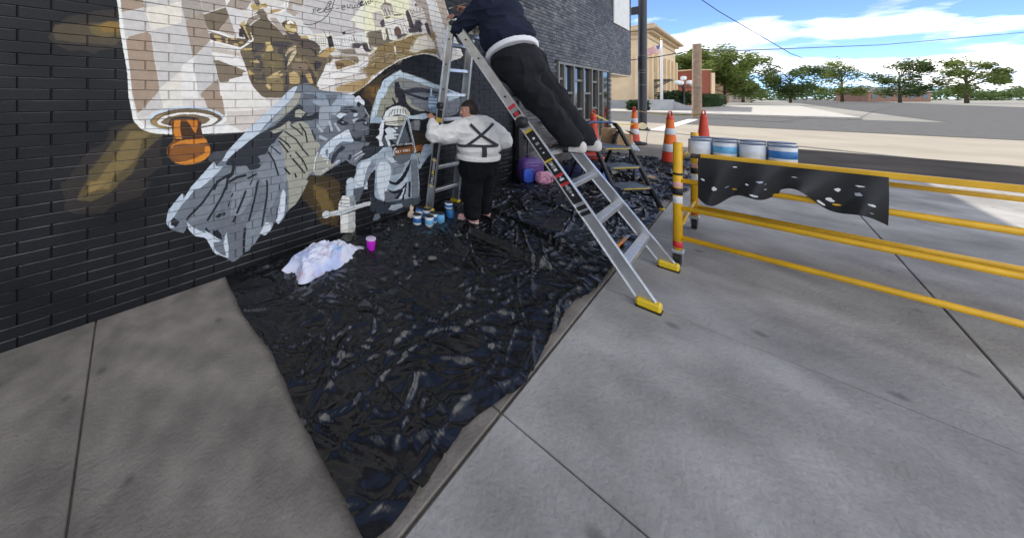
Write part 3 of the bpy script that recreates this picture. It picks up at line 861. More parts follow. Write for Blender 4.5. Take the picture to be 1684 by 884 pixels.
for i in range(len(xs) - 1):
    for j in range(len(ys) - 1):
        k = random.randrange(4)
        if k not in _slab:
            _slab[k] = obj('slab', box((0, 0, -.012), (1.512, 1.512, .022), b=.004), slabm[k], pv)
            o = _slab[k]
        else:
            o = _slab[k].copy(); COL.objects.link(o)
        o.location = ((xs[i] + xs[i + 1]) / 2, (ys[j] + ys[j + 1]) / 2, random.uniform(-.0015, .0015))
strip = mat('brown_strip', (.22, .20, .175), .85, spec=.25, noise=(6, .25), bump=(70, .4), speck=4.0)
for i in range(10):                                               # darker strip of paving along the wall
    obj('edge_slab', box(((xs[i] + xs[i + 1]) / 2, -.965, -.014), (1.512, 1.915, .024), b=.004), strip, pv)
rd = obj('road', flat(24, 37.5, -90, 90, -.012), asphalt); rd['kind'] = 'structure'
rd2 = obj('street', flat(-60, 400, -27, -9.6, -.016), asphalt); rd2['kind'] = 'structure'
fp = obj('far_pavement', box((60, 6, .05), (44, 26, .14), b=.01), kerbm); fp['kind'] = 'structure'
pm = mat('white_road_paint', (.78, .77, .73), .7, noise=(4, .08))
def stripe(a, b, wdt, z=-.006):
    a, b = Vector(a), Vector(b); d = (b - a).normalized(); n = Vector((-d.y, d.x, 0)) * wdt / 2
    return [a + n, b + n, b - n, a - n], [(3, 2, 1, 0)]
mk = obj('crossing_line', stripe((*gp(1079, 214).xy, -.008), (*gp(1140, 196).xy, -.008), .45), pm); mk['kind'] = 'structure'
# ------------------------------------------------------------------ painted wall with the mural
BH, BL, Z0 = .0689, .3025, .053
MX0, MX1, MZ0, MZ1, TEX = -.7, 5.3, 0.0, 3.1, .002
def make_mural_image():
    W, H = int((MX1 - MX0) / TEX), int((MZ1 - MZ0) / TEX)
    buf = np.zeros((H, W, 4), np.float32)
    def to_tex(x, y):
        X, Z = wp(min(x, 900), y); return (X - MX0) / TEX, (Z - MZ0) / TEX
    draw_mural(buf, to_tex)
    im = bpy.data.images.new('mural_paint', W, H, alpha=True, float_buffer=False)
    im.alpha_mode = 'CHANNEL_PACKED'
    im.pixels.foreach_set(np.clip(buf, 0, 1).ravel()); im.update(); im.pack()
    return im
def wall_material():
    m = bpy.data.materials.new('painted_brick'); m.use_nodes = True; n = m.node_tree.nodes; l = m.node_tree.links; b = n['Principled BSDF']
    geo = n.new('ShaderNodeNewGeometry'); sp = n.new('ShaderNodeSeparateXYZ'); l.new(geo.outputs['Position'], sp.inputs[0])
    def mr(src, a, c):
        q = n.new('ShaderNodeMapRange'); q.clamp = False; q.inputs[1].default_value = a; q.inputs[2].default_value = c; l.new(src, q.inputs[0]); return q.outputs[0]
    cb = n.new('ShaderNodeCombineXYZ'); l.new(mr(sp.outputs['X'], MX0, MX1), cb.inputs[0]); l.new(mr(sp.outputs['Z'], MZ0, MZ1), cb.inputs[1])
    im = n.new('ShaderNodeTexImage'); im.image = make_mural_image(); im.extension = 'CLIP'; l.new(cb.outputs[0], im.inputs[0])
    nz = n.new('ShaderNodeTexNoise'); nz.inputs['Scale'].default_value = 2.2; nz.inputs['Detail'].default_value = 7; l.new(geo.outputs['Position'], nz.inputs['Vector'])
    ramp = n.new('ShaderNodeMix'); ramp.data_type = 'RGBA'; ramp.inputs[6].default_value = (.0045, .005, .007, 1); ramp.inputs[7].default_value = (.0105, .0115, .0145, 1)
    mm = n.new('ShaderNodeMapRange'); mm.inputs[1].default_value = .35; mm.inputs[2].default_value = .65; l.new(nz.outputs['Fac'], mm.inputs[0]); l.new(mm.outputs[0], ramp.inputs[0])
    n2 = n.new('ShaderNodeTexNoise'); n2.inputs['Scale'].default_value = 26; n2.inputs['Detail'].default_value = 5; l.new(geo.outputs['Position'], n2.inputs['Vector'])
    m2 = n.new('ShaderNodeMapRange'); m2.inputs[1].default_value = .3; m2.inputs[2].default_value = .7; m2.inputs[3].default_value = .90; m2.inputs[4].default_value = 1.07; l.new(n2.outputs['Fac'], m2.inputs[0])
    pt = n.new('ShaderNodeMix'); pt.data_type = 'RGBA'; l.new(im.outputs['Alpha'], pt.inputs[0]); l.new(ramp.outputs[2], pt.inputs[6]); l.new(im.outputs['Color'], pt.inputs[7])
    sn = n.new('ShaderNodeSeparateXYZ'); l.new(geo.outputs['True Normal'], sn.inputs[0])                # dust lying on the brick ledges
    du = n.new('ShaderNodeMapRange'); du.inputs[1].default_value = .45; du.inputs[2].default_value = .8; l.new(sn.outputs['Z'], du.inputs[0])
    dn = n.new('ShaderNodeMath'); dn.operation = 'MULTIPLY'; l.new(du.outputs[0], dn.inputs[0]); l.new(mm.outputs[0], dn.inputs[1])
    dm = n.new('ShaderNodeMix'); dm.data_type = 'RGBA'; l.new(dn.outputs[0], dm.inputs[0]); l.new(pt.outputs[2], dm.inputs[6]); dm.inputs[7].default_value = (.26, .25, .24, 1)
    vs = n.new('ShaderNodeVectorMath'); vs.operation = 'SCALE'; l.new(dm.outputs[2], vs.inputs[0]); l.new(m2.outputs[0], vs.inputs['Scale'])
    l.new(vs.outputs[0], b.inputs['Base Color']); b.inputs['Roughness'].default_value = .55; b.inputs['Specular IOR Level'].default_value = .3
    n3 = n.new('ShaderNodeTexNoise'); n3.inputs['Scale'].default_value = 90; n3.inputs['Detail'].default_value = 6; l.new(geo.outputs['Position'], n3.inputs['Vector'])
    bp = n.new('ShaderNodeBump'); bp.inputs['Strength'].default_value = .35; bp.inputs['Distance'].default_value = .006; l.new(n3.outputs['Fac'], bp.inputs['Height']); l.new(bp.outputs[0], b.inputs['Normal'])
    return m
WALLM = wall_material()
XJ = 5.55                                                          # where the mural wall ends and the shop front begins
wallT = thing('mural_wall', 'black painted brick wall carrying the scroll, winged angel and blindfolded justice mural', 'wall')
obj('wall_backing', box(((-4 + XJ) / 2, 5.008, 3.0), (XJ + 4, 10, 6.4)), WALLM, wallT)
def brick_shape(L, H, d=.0055, bv=.002):
    a, c = L / 2, H / 2
    V = [(-a + bv, -d, -c + bv), (a - bv, -d, -c + bv), (a - bv, -d, c - bv), (-a + bv, -d, c - bv),
         (-a, -d + bv, -c), (a, -d + bv, -c), (a, -d + bv, c), (-a, -d + bv, c), (-a, .004, -c), (a, .004, -c), (a, .004, c), (-a, .004, c)]
    Fc = [(0, 1, 2, 3)] + [(4 + i, 4 + (i + 1) % 4, (i + 1) % 4, i) for i in range(4)] + [(8 + i, 8 + (i + 1) % 4, 4 + (i + 1) % 4, 4 + i) for i in range(4)]
    return V, Fc
def project(p):
    d = Vector(p) - CAM; z = d.dot(FWD)
    if z < .05: return None
    return CX + F * d.dot(RGT) / z, CY - F * d.z / z, z
bricks = []
for n_ in range(-1, 88):
    zc = Z0 + (n_ + .5) * BH
    off = -.505 if n_ % 2 else -.3655
    k0 = int((-3.9 - off) / BL); k1 = int((XJ - .02 - off) / BL)
    for k in range(k0, k1):
        bricks.append((off + (k + .5) * BL, zc))
def shown(b):
    q = project((b[0], 0, b[1]))
    if not q or not (-10 < q[0] < 1210 and -12 < q[1] < 470): return 0
    return 1 / q[2] ** 2 * (1240 - q[0])
order = sorted(bricks, key=shown, reverse=True)
near, rest = order[:300], order[300:]
bs = brick_shape(BL - .0085, BH - .0036)
b0 = None
for x, z in near:
    if b0 is None: o = b0 = obj('brick', bs, WALLM, wallT)
    else:
        o = b0.copy(); COL.objects.link(o)
    o.location = (x + random.gauss(0, .0008), random.gauss(.0004, .0008), z + random.gauss(0, .0004)); o.rotation_euler = (random.gauss(0, .004), 0, random.gauss(0, .0016))
V, Fc = [], []
for x, z in rest:
    o_ = len(V); dy = random.gauss(.0008, .001); V += [(p[0] + x, p[1] + dy, p[2] + z) for p in bs[0]]; Fc += [tuple(i + o_ for i in q) for q in bs[1]]
obj('brickwork', (V, Fc), WALLM, wallT, kind='stuff')
# ------------------------------------------------------------------ shop front: smaller glazed bricks, windows, overhang
shop = thing('shop_building', 'dark glazed brick shop building with tall framed windows and overhanging upper storey', 'building', (8, 0, 0))
glz = mat('glazed_brick', (.085, .083, .083), .55, spec=.42, attr='tint', noise=(.9, .55), bump=(40, .25))
mort = mat('dark_mortar', (.03, .03, .034), .9)
XC, XE, ZO = 11.5, 13.95, 2.18
WX0, WX1, WZ0, WZ1 = 7.42, 11.18, .34, 2.24
obj('wall_core', join(box(((XJ + WX0) / 2, 5.02, ZO / 2 - .1), (WX0 - XJ, 10, ZO + .2)), box(((XJ + XE) / 2, 5.02, (ZO + 6.4) / 2 + .03), (XE - XJ, 10, 6.4 - ZO - .06)),
     box(((WX0 + WX1) / 2, 5.02, WZ0 / 2 - .1), (WX1 - WX0 - .004, 10, WZ0 + .2)), box(((WX1 + XC) / 2, 5.02, ZO / 2 - .1), (XC - WX1, 10, ZO + .2)),
     box(((WX0 + WX1) / 2, 6.5, 1.3), (WX1 - WX0 - .01, 7, 1.9))), mort, shop)
V, Fc, T = [], [], []
sb = brick_shape(.203 - .009, BH - .008, .012, .002)
for n_ in range(-1, 90):
    zc = Z0 + (n_ + .5) * BH; off = XJ + (.10 if n_ % 2 else 0)
    for k in range(0, 42):
        x = off + .1015 + k * .203
        if x > XE - .09: continue
        if zc < ZO and (x > XC - .05 or (WX0 - .06 < x < WX1 + .06 and zc > WZ0 - .02)): continue
        if zc < WZ1 + .03 and zc > WZ0 and WX0 - .06 < x < WX1 + .06: continue
        o_ = len(V); dy = random.gauss(0, .0012) + .018
        V += [(p[0] + x, p[1] + dy, p[2] + zc) for p in sb[0]]; Fc += [tuple(i + o_ for i in q) for q in sb[1]]
        t = min(1.7, max(.35, random.gauss(1, .34))); T += [t] * len(sb[1])
so_ = obj('glazed_brickwork', (V, Fc), glz, shop, kind='stuff')
ca = so_.data.color_attributes.new('tint', 'FLOAT_COLOR', 'CORNER')
vals = np.ones((len(so_.data.loops), 4), np.float32); li = 0
for p, t in zip(so_.data.polygons, T):
    vals[p.loop_start:p.loop_start + p.loop_total, :3] = t
ca.data.foreach_set('color', vals.ravel())
alu = mat('pale_aluminium_frame', (.17, .16, .14), .5, metal=.2, noise=(8, .1))
glass = mat('dark_glass', (.012, .014, .017), .06, spec=.9)
panel = mat('pale_panel', (.13, .135, .12), .3)
def wxx(px): return (KW / (1240 - px) - 2.646 * math.sin(TH)) / math.cos(TH)
cols = [WX0 + .03] + [wxx(p) for p in (927, 943, 959, 972.5, 983)] + [wxx(990)]
for i, x in enumerate(cols):
    obj('window_mullion', box((x, .02, (WZ0 + WZ1) / 2), (.07, .09, WZ1 - WZ0), b=.004), alu, shop)
obj('window_head', box(((WX0 + WX1) / 2, .022, WZ1 - .03), (WX1 - WX0, .086, .06), b=.004), alu, shop)
obj('window_sill', box(((WX0 + WX1) / 2, .0, WZ0 + .02), (WX1 - WX0, .12, .05), b=.004), alu, shop)
for i in range(6):
    a, c = cols[i] + .035, cols[i + 1] - .035
    zb = (1.86, 1.16) if i % 2 == 0 else (1.55, .86)
    zs = [WZ0 + .045, zb[1], zb[0], WZ1 - .06]
    for zq in zb: obj('window_bar', box(((a + c) / 2, .03, zq), (c - a, .06, .055), b=.003), alu, shop)
    for k in range(3):
        mid = a + (c - a) * (.42 if i % 2 else .36)
        z0, z1 = zs[k] + .028, zs[k + 1] - .028
        obj('window_pane', box(((mid + c) / 2, .055, (z0 + z1) / 2), (c - mid - .004, .012, z1 - z0)), glass, shop)
        obj('window_panel', box(((a + mid) / 2, .05, (z0 + z1) / 2), (mid - a - .004, .016, z1 - z0)), panel if (i + k) % 3 else alu, shop)
obj('shop_door', box(((cols[-1] + WX1) / 2 + .03, .05, (WZ0 + WZ1) / 2 - .16), (WX1 - cols[-1] - .1, .05, WZ1 - .1), b=.004), glass, shop)
obj('soffit', box(((XC + XE) / 2, 5.02, ZO - .012), (XE - XC, 10.04, .03)), mat('cream_soffit', (.6, .52, .4), .8), shop)
# white blank board on the upper storey
bx0, bx1 = wxx(1008.5), wxx(1033.5)
wb = tag(obj('wall_board', box(((bx0 + bx1) / 2, -.012, 4.6), (bx1 - bx0, .03, 1.76), b=.004), mat('white_board', (.72, .72, .70), .6, noise=(3, .06))), 'white blank board fixed high on the glazed brick wall', 'board')
# dark pipe and meter box
pipe = thing('downpipe', 'black square downpipe running up where the two walls meet', 'pipe', (wxx(848), 0, 0))
blk = mat('black_paint_metal', (.012, .012, .014), .4)
obj('pipe_shaft', box((wxx(848), -.06, 1.1), (.16, .09, 2.2), b=.01), blk, pipe)
for z in (.35, 1.15, 1.95): obj('pipe_bracket', box((wxx(848), -.058, z), (.2, .10, .03), b=.003), blk, pipe)
mbx = thing('meter_box', 'small dark metal meter box on the brick wall above the bags', 'box', (wxx(865), -.1, .85))
mc = Vector((wxx(865), -.085, .86)); mbm = mat('meter_grey', (.035, .036, .036), .45)
obj('case', box(mc, (.42, .13, .34), b=.015), mbm, mbx); obj('lid', box(mc + Vector((0, -.072, .0)), (.38, .012, .3), b=.005), mbm, mbx)
obj('conduit', tube([mc + Vector((-.1, 0, -.17)), (mc.x - .1, -.06, .02)], .02), blk, mbx, True)
# ------------------------------------------------------------------ street beyond: tan building, pole, flag, lamp, trees
stone = mat('tan_stone', (.74, .58, .37), .8, noise=(.8, .08), bump=(12, .15))
stone2 = mat('tan_trim', (.56, .43, .27), .8, noise=(1.2, .1))
dkw = mat('far_window', (.05, .055, .06), .15, spec=.7)
bx, by, bh = 48.9, 5.1, 9.8
tb = thing('stone_building', 'tan stone civic building with heavy cornice and tall pilasters across the street', 'building', (bx + 10, by + 8, 0))
obj('wall', box((bx + 10, by + 8, bh / 2 - .2), (20, 16, bh - .6), b=.02), stone, tb)
obj('plinth', box((bx + 10, by + 8, .55), (20.5, 16.5, 1.1), b=.03), mat('grey_plinth', (.36, .36, .36), .8, noise=(1, .1)), tb)
obj('cornice', join(box((bx + 10, by + 8, bh - .55), (20.9, 16.9, .3), b=.04), box((bx + 10, by + 8, bh - .2), (21.8, 17.8, .32), b=.05), box((bx + 10, by + 8, bh + .15), (21.2, 17.2, .4), b=.05)), stone2, tb)
obj('frieze', box((bx + 10, by + 8, bh - 1.25), (20.24, 16.24, .18), b=.02), stone2, tb)
for i in range(7): obj('pilaster', box((bx + .7 + i * 3.1, by - .12, 3.95), (.75, .4, 5.8), b=.03), stone, tb)
for i in range(5): obj('pilaster', box((bx - .12, by + .8 + i * 3.4, 3.95), (.4, .75, 5.8), b=.03), stone, tb)
for i in range(6):
    for z, h in ((2.4, 2.0), (5.5, 1.9)):
        wd = obj('window', box((bx + 2.25 + i * 3.1, by - .03, z), (1.15, .16, h + .2), b=.02), stone2, tb)
        obj('pane', box((bx + 2.25 + i * 3.1, by - .115, z), (.9, .03, h)), dkw, wd)
obj('door', box((bx + 2.25, by - .12, 1.9), (1.3, .2, 2.6), b=.02), dkw, tb)
obj('entrance_canopy', join(box((bx + 2.25, by - .9, 3.5), (2.0, 1.7, .22), b=.03), beam((bx + 1.4, by - .2, 2.6), (bx + 1.4, by - 1.4, 3.4), .12, .12), beam((bx + 3.1, by - .2, 2.6), (bx + 3.1, by - 1.4, 3.4), .12, .12)), mat('bronze', (.10, .085, .06), .5), tb)
cw = thing('retaining_wall', 'low grey concrete retaining wall in front of the tan building', 'wall', (bx, by - 2, 0))
gw = mat('grey_wall', (.36, .37, .39), .85, noise=(1.2, .12))
c0, c1, c2 = gp(1070, 183), gp(1106, 183), gp(1146, 184)
obj('wall_block', box(((c0 + c1) / 2).to_tuple()[:2] + (.6,), ((c1 - c0).length, .4, 1.2), Matrix.Rotation(math.atan2((c1 - c0).y, (c1 - c0).x), 3, 'Z'), .03), gw, cw)
d = (c2 - c1); nn = Vector((-d.y, d.x, 0)).normalized() * .2
obj('ramp_wall', ([c1 + nn, c1 - nn, c2 - nn, c2 + nn, c1 + nn + UP * 1.1, c1 - nn + UP * 1.1, c2 - nn + UP * .25, c2 + nn + UP * .25], [(0, 1, 5, 4), (1, 2, 6, 5), (2, 3, 7, 6), (3, 0, 4, 7), (4, 5, 6, 7)]), gw, cw)
rb = thing('brick_building', 'red brick block with pale corner strip beyond the tan building', 'building', (74, 2, 0))
q0, q1 = at(1113, 150, 52), at(1141, 150, 52)
cc = (q0 + q1) / 2; ang = math.atan2((q1 - q0).y, (q1 - q0).x); Rz = Matrix.Rotation(ang, 3, 'Z'); wdt = (q1 - q0).length
obj('wall', box((cc.x, cc.y, 2.9), (wdt, 5, 5.8), Rz, .03), mat('red_brick', (.27, .075, .045), .85, noise=(2, .12)), rb)
obj('corner_strip', box(Vector((cc.x, cc.y, 2.7)) + Rz @ Vector((wdt / 2 + .25, -.2, 0)), (.6, 5, 5.4), Rz, .03), stone, rb)
obj('roof', box((cc.x, cc.y, 5.9), (wdt + .3, 5.3, .2), Rz, .03), stone2, rb)
gb = thing('brown_building', 'tall brown building half hidden behind trees and the wooden pole', 'building', (90, -2, 0))
q0, q1 = at(1150, 150, 78), at(1168, 150, 78); cc = (q0 + q1) / 2; Rz = Matrix.Rotation(math.atan2((q1 - q0).y, (q1 - q0).x), 3, 'Z')
obj('wall', box((cc.x, cc.y, 5.3), ((q1 - q0).length, 8, 10.6), Rz, .05), mat('brown_brick', (.26, .17, .09), .85, noise=(1.5, .15)), gb)
obj('parapet', box((cc.x, cc.y, 10.7), ((q1 - q0).length + .4, 8.4, .5), Rz, .05), mat('tile_red', (.36, .2, .13), .8), gb)
# ---- posts
def post(name, label, cat, px, base_y, top_z, r0, r1, m, seg=20):
    b = gp(px, base_y); t = thing(name, label, cat, b)
    obj('shaft', tube([b, b + UP * top_z * .5, b + UP * top_z], [r0, (r0 + r1) / 2, r1], seg), m, t, 60)
    return b, t
pmet = mat('dark_pole_paint', (.022, .024, .032), .38, noise=(3, .2))
b, t = post('street_pole', 'thick dark metal street pole with strapped white sign at the corner', 'pole', 1056.5, 213, 9.5, .155, .15, pmet)
obj('base_plate', lathe([(.26, 0), (.26, .04), (.2, .05), (.19, .12)], b, 20), pmet, t, 40)
for z in (2.0, 2.55, 2.66, 3.32): obj('strap', lathe([(.158, z - .012), (.166, z - .01), (.166, z + .01), (.158, z + .012)], b, 20), alu, t, 40)
toc = (CAM - b); toc.z = 0; toc.normalize(); side = Vector((-toc.y, toc.x, 0))
obj('sign_plate', box(b - side * .20 + UP * 2.98, (.02, .32, .62), Matrix.Rotation(math.atan2(side.y, side.x), 3, 'Z'), .004), mat('sign_white', (.8, .8, .8), .5), t)
obj('junction_box', box(b - side * .24 + UP * 5.38, (.3, .2, .34), Matrix.Rotation(math.atan2(side.y, side.x), 3, 'Z'), .02), pmet, t)
obj('bracket', beam(b + side * .1 + UP * 5.95, b + side * .36 + UP * 5.98, .04, .04), pmet, t)
tr = tag(obj('tape_roll', lathe([(.035, -.03), (.14, -.03), (.15, -.02), (.15, .02), (.14, .03), (.035, .03)], b + toc * .24 + UP * .17, 24, toc), mat('cream_tape', (.72, .66, .46), .5), smooth=40), 'round cream roll leaning on the foot of the dark street pole', 'tape roll')
wood = mat('pole_wood', (.34, .24, .165), .9, noise=(4, .25), bump=(25, .5))
b2, t2 = post('utility_pole', 'weathered wooden utility pole standing by the crossing', 'pole', 1146, 193, 5.3, .26, .23, wood)
for z in (1.9, 2.15): obj('wire_band', lathe([(.262, z - .02), (.27, z - .01), (.27, z + .01), (.262, z + .02)], b2, 20), alu, t2, 40)
b3 = gp(1088, 182.5); t3 = thing('flagpole', 'slim white flagpole in front of the tan building', 'flagpole', b3)
fz = 1.45 + (160 - 66) * (b3 - CAM).dot(FWD) / F
obj('shaft', tube([b3, b3 + UP * fz], [.13, .08], 12), mat('white_metal', (.75, .76, .78), .4), t3, True)
obj('finial', lathe([(.02, -.12), (.1, -.08), (.13, 0), (.1, .08), (.02, .12)], b3 + UP * (fz + .1), 12), mat('gold_ball', (.5, .36, .12), .3, metal=1), t3, True)
fd = (b3 - CAM).dot(FWD)
def fl(u, v):
    p = at(1086.5 - 24 * u, 73 + 14 * v + 7.5 * u * (1 - v * .25) + 1.2 * math.sin(u * 9), fd); return p + FWD * (.22 * math.sin(u * 8 + v * 2))
flag = thing('flag', 'red, white and blue striped flag flying from the flagpole', 'flag', at(1086, 80, fd))
fcol = [mat('flag_red', (.55, .03, .05), .7), mat('flag_white', (.8, .8, .8), .7), mat('flag_blue', (.035, .05, .26), .7)]
for i in range(13):
    v0, v1 = i / 13, (i + 1) / 13
    obj('stripe', grid(lambda u, v: fl((.42 if i < 7 else 0) + u * (1 - (.42 if i < 7 else 0)), v0 + v * (v1 - v0)), 14, 2), fcol[i % 2], flag, True)
cant = obj('canton', grid(lambda u, v: fl(u * .42, v * 7 / 13), 10, 6), fcol[2], flag, True)
for r in range(5):
    for c in range(6):
        p = fl((c + .5 + (.25 if r % 2 else -.1)) / 6.4 * .42, (r + .5) / 5 * 7 / 13) - FWD * .03; a = .035
        obj('star', ([p + RGT * a * math.cos(q) * (1 if k % 2 == 0 else .42) + UP * a * math.sin(q) * (1 if k % 2 == 0 else .42) for k, q in ((k, math.pi / 2 + k * math.pi / 5) for k in range(10))], [tuple(range(10))]), fcol[1], cant)
# lamp with three globes
b4 = gp(1124, 182); L4 = (b4 - CAM).dot(FWD); t4 = thing('street_lamp', 'black cast street lamp with cluster of white globes by the hedge', 'street lamp', b4)
obj('post', lathe([(.32, 0), (.32, .25), (.18, .45), (.12, .7), (.10, 2.4), (.15, 2.5), (.09, 2.6), (.07, 3.1)], b4, 14), blk, t4, True)
gm = mat('lamp_globe', (.85, .85, .83), .35)
for dx, z in ((0, 3.5), (-.62, 3.05), (.62, 3.05), (.95, 2.9), (-.3, 3.0)):
    obj('globe', lathe([(.05, -.24), (.2, -.2), (.27, 0), (.2, .2), (.05, .25)], b4 + RGT * dx + UP * z, 14), gm, t4, True)
    if dx: obj('arm', tube([b4 + UP * 2.5, b4 + RGT * dx * .6 + UP * 2.55, b4 + RGT * dx + UP * (z - .22)], .035, 8), blk, t4, True)
# ---- foliage
leafm = [mat('leaf_%d' % i, c, .6, noise=(1.5, .3), leaf=True) for i, c in enumerate(((.12, .16, .035), (.07, .11, .03), (.03, .06, .018), (.14, .18, .04)))]
barkm = mat('bark', (.10, .075, .05), .9, noise=(5, .3))
def leaves(cl, n, size, rng):
    V, Fc = [], []
    for _ in range(n):
        c, r = cl[rng.randrange(len(cl))]
        d_ = Vector((rng.gauss(0, 1), rng.gauss(0, 1), rng.gauss(0, .8)))
        p = Vector(c) + d_.normalized() * r * (rng.random() ** .45)
        x, y, _z = frame_of((rng.gauss(0, 1), rng.gauss(0, 1), rng.gauss(0, 1) + .4)); s = size * rng.uniform(.6, 1.4)
        o_ = len(V); V += [p - x * s, p - y * s * .45, p + x * s, p + y * s * .45]; Fc.append((o_, o_ + 1, o_ + 2, o_ + 3))
    return V, Fc
def tree(loc, h, r, n, m, label, seed, leaf=.28, group=None, low=.3):
    rng = random.Random(seed); loc = Vector(loc); t = thing('tree', label, 'tree', loc, group)
    obj('trunk', tube([loc, loc + Vector((.1, .05, h * .3)), loc + Vector((0, .1, h * .75))], [h * .028, h * .02, h * .008], 9), barkm, t, True)
    cl, lim = [], []
    for k in range(22):
        a = rng.uniform(0, 6.28); zz_ = h * rng.uniform(low, .95); rr = r * (1 - ((zz_ / h - .55) / .55) ** 2) ** .5 if abs(zz_ / h - .55) < .55 else r * .2
        c = loc + Vector((math.cos(a) * rr * rng.uniform(.3, .9), math.sin(a) * rr * rng.uniform(.3, .9), zz_))
        cl.append((c, r * rng.uniform(.2, .38))); lim.append(tube([loc + UP * min(zz_ * .7, h * .6), (loc + UP * zz_ * .8 + c) / 2, c], [h * .009, h * .006, h * .003], 5))
    obj('limb', join(*lim), barkm, t); obj('crown', leaves(cl, n, leaf, rng), m, t)
    return t
tr_specs = [((1128, 160), 62, 9.5, 4.2, 0, 'yellow green leafy tree above the red brick block'), ((1163, 160), 60, 11.2, 5.2, 3, 'tall green tree rising behind the wooden utility pole'),
            ((1192, 160), 62, 9.8, 5.6, 0, 'broad loose green tree far along the street past the wooden pole'), ((1222, 160), 86, 12, 6, 0, 'light green tree farther down the street by the low house'),
            ((1300, 160), 80, 10, 5.2, 1, 'dense round tree across the street from the shop'), ((1385, 160), 95, 13, 6.5, 3, 'bright green spreading tree at the far side of the street'),
            ((1480, 160), 82, 11, 5.4, 1, 'dark green oval tree across the street near the low house'), ((1590, 160), 74, 12, 5.6, 0, 'tall pale green tree at the end of the row across the street')]
for i, ((px, py), Z, h, r, mi, lb) in enumerate(tr_specs):
    p = at(px, 160, Z); tree((p.x, p.y, 0), h, r, 10500 if i < 4 else 5600, leafm[mi], lb, 20 + i, .25, 'trees along the street', .22)
def hedge(name, p0, p1, h, dpt, label, seed):
    rng = random.Random(seed); p0, p1 = Vector(p0), Vector(p1); t = thing(name, label, 'hedge', (p0 + p1) / 2)
    cl = [(p0.lerp(p1, (k + .5) / 16) + UP * h * q, h * .33) for k in range(16) for q in (.3, .68)]
    obj('foliage', leaves(cl, 4200, .13, rng), leafm[2], t); obj('stem', join(*[tube([p0.lerp(p1, (k + .5) / 10), p0.lerp(p1, (k + .5) / 10) + UP * h * .6], .04, 5) for k in range(10)]), barkm, t)
hedge('hedge', at(1088, 165, 33).to_tuple()[:2] + (.5,), at(1132, 165, 34).to_tuple()[:2] + (.5,), 1.7, 1, 'dark clipped hedge behind the retaining wall and flagpole', 3)
hedge('hedge', at(1152, 165, 40).to_tuple()[:2] + (.0,), at(1186, 165, 46).to_tuple()[:2] + (.0,), 2.0, 1, 'dark hedge past the wooden utility pole', 4)
bs_ = at(1037, 178, 31); hedge('shrub', bs_.to_tuple()[:2] + (0,), (bs_ + RGT * 1.5).to_tuple()[:2] + (0,), 1.2, 1, 'small green shrub at the plinth of the tan building', 6)
rng = random.Random(31); cl = []
for k in range(90):
    p = at(1195 + k * 7.5, 160, 150 + rng.uniform(-14, 14)); cl.append((Vector((p.x, p.y, rng.uniform(1.5, 5.0))), rng.uniform(2.2, 4.2)))
fw = obj('far_wood', leaves(cl, 15000, .55, rng), leafm[1], kind='stuff'); fw['label'] = 'distant band of green woodland at the end of the street'; fw['category'] = 'woodland'
# low houses far down the street
for px0, px1, Z, h, lb, col in ((1183, 1215, 95, 4.2, 'low pale house with grey roof far down the street', (.5, .42, .36)), (1400, 1500, 105, 5.0, 'long low brick building with grey roof behind the street trees', (.3, .17, .12))):
    q0, q1 = at(px0, 160, Z), at(px1, 160, Z); cc = (q0 + q1) / 2; Rz = Matrix.Rotation(math.atan2((q1 - q0).y, (q1 - q0).x), 3, 'Z'); wd_ = (q1 - q0).length
    t = thing('house', lb, 'house', (cc.x, cc.y, 0))
    obj('wall', box((cc.x, cc.y, h * .32), (wd_, 7, h * .64), Rz, .04), mat('house_%d' % px0, col, .85, noise=(1, .1)), t)
    hw = wd_ / 2 + .4; rv = [Vector((-hw, -4, h * .63)), Vector((hw, -4, h * .63)), Vector((hw, 4, h * .63)), Vector((-hw, 4, h * .63)), Vector((-hw * .8, 0, h)), Vector((hw * .8, 0, h))]
    obj('roof', ([Vector((cc.x, cc.y, 0)) + Rz @ q for q in rv], [(0, 1, 5, 4), (1, 2, 5), (2, 3, 4, 5), (3, 0, 4), (3, 2, 1, 0)]), mat('roof_grey', (.2, .2, .21), .8, noise=(2, .1)), t)
    for k in range(5):
        wq = Vector((cc.x, cc.y, h * .34)) + Rz @ Vector((-wd_ / 2 + wd_ * (k + .5) / 5, -3.52, 0)); obj('window', box(wq, (wd_ * .09, .1, h * .26), Rz), dkw, t)
sgp = gp(1176, 174); sg = thing('notice_sign', 'small pale notice sign on posts beside the far hedge', 'sign', sgp)
obj('board', box(sgp + UP * 1.35, (1.8, .06, .9), Matrix.Rotation(TH - math.pi / 2, 3, 'Z'), .01), mat('pale_sign', (.6, .62, .56), .6), sg)
for s in (-.7, .7): obj('leg', tube([sgp + RGT * s, sgp + RGT * s + UP * .95], .05, 8), blk, sg)
# overhead wires
wirem = mat('wire_black', (.01, .01, .012), .5)
w1 = [at(1037, 99, 24), at(1080, 94, 23.5), b2 + UP * 4.9, at(1200, 84, 26), at(1450, 74, 34), at(1950, 30, 48)]
tag(obj('overhead_wire', tube(w1, .04, 6), wirem), 'black cable strung to the wooden utility pole and past it', 'wire')
tag(obj('overhead_wire', tube([at(1145, -6, 30), at(1182, 19, 31), at(1300, 88, 36), at(1420, 134, 58), at(1520, 150, 150)], .035, 6), wirem), 'thin cable slanting across the open sky over the street', 'wire')
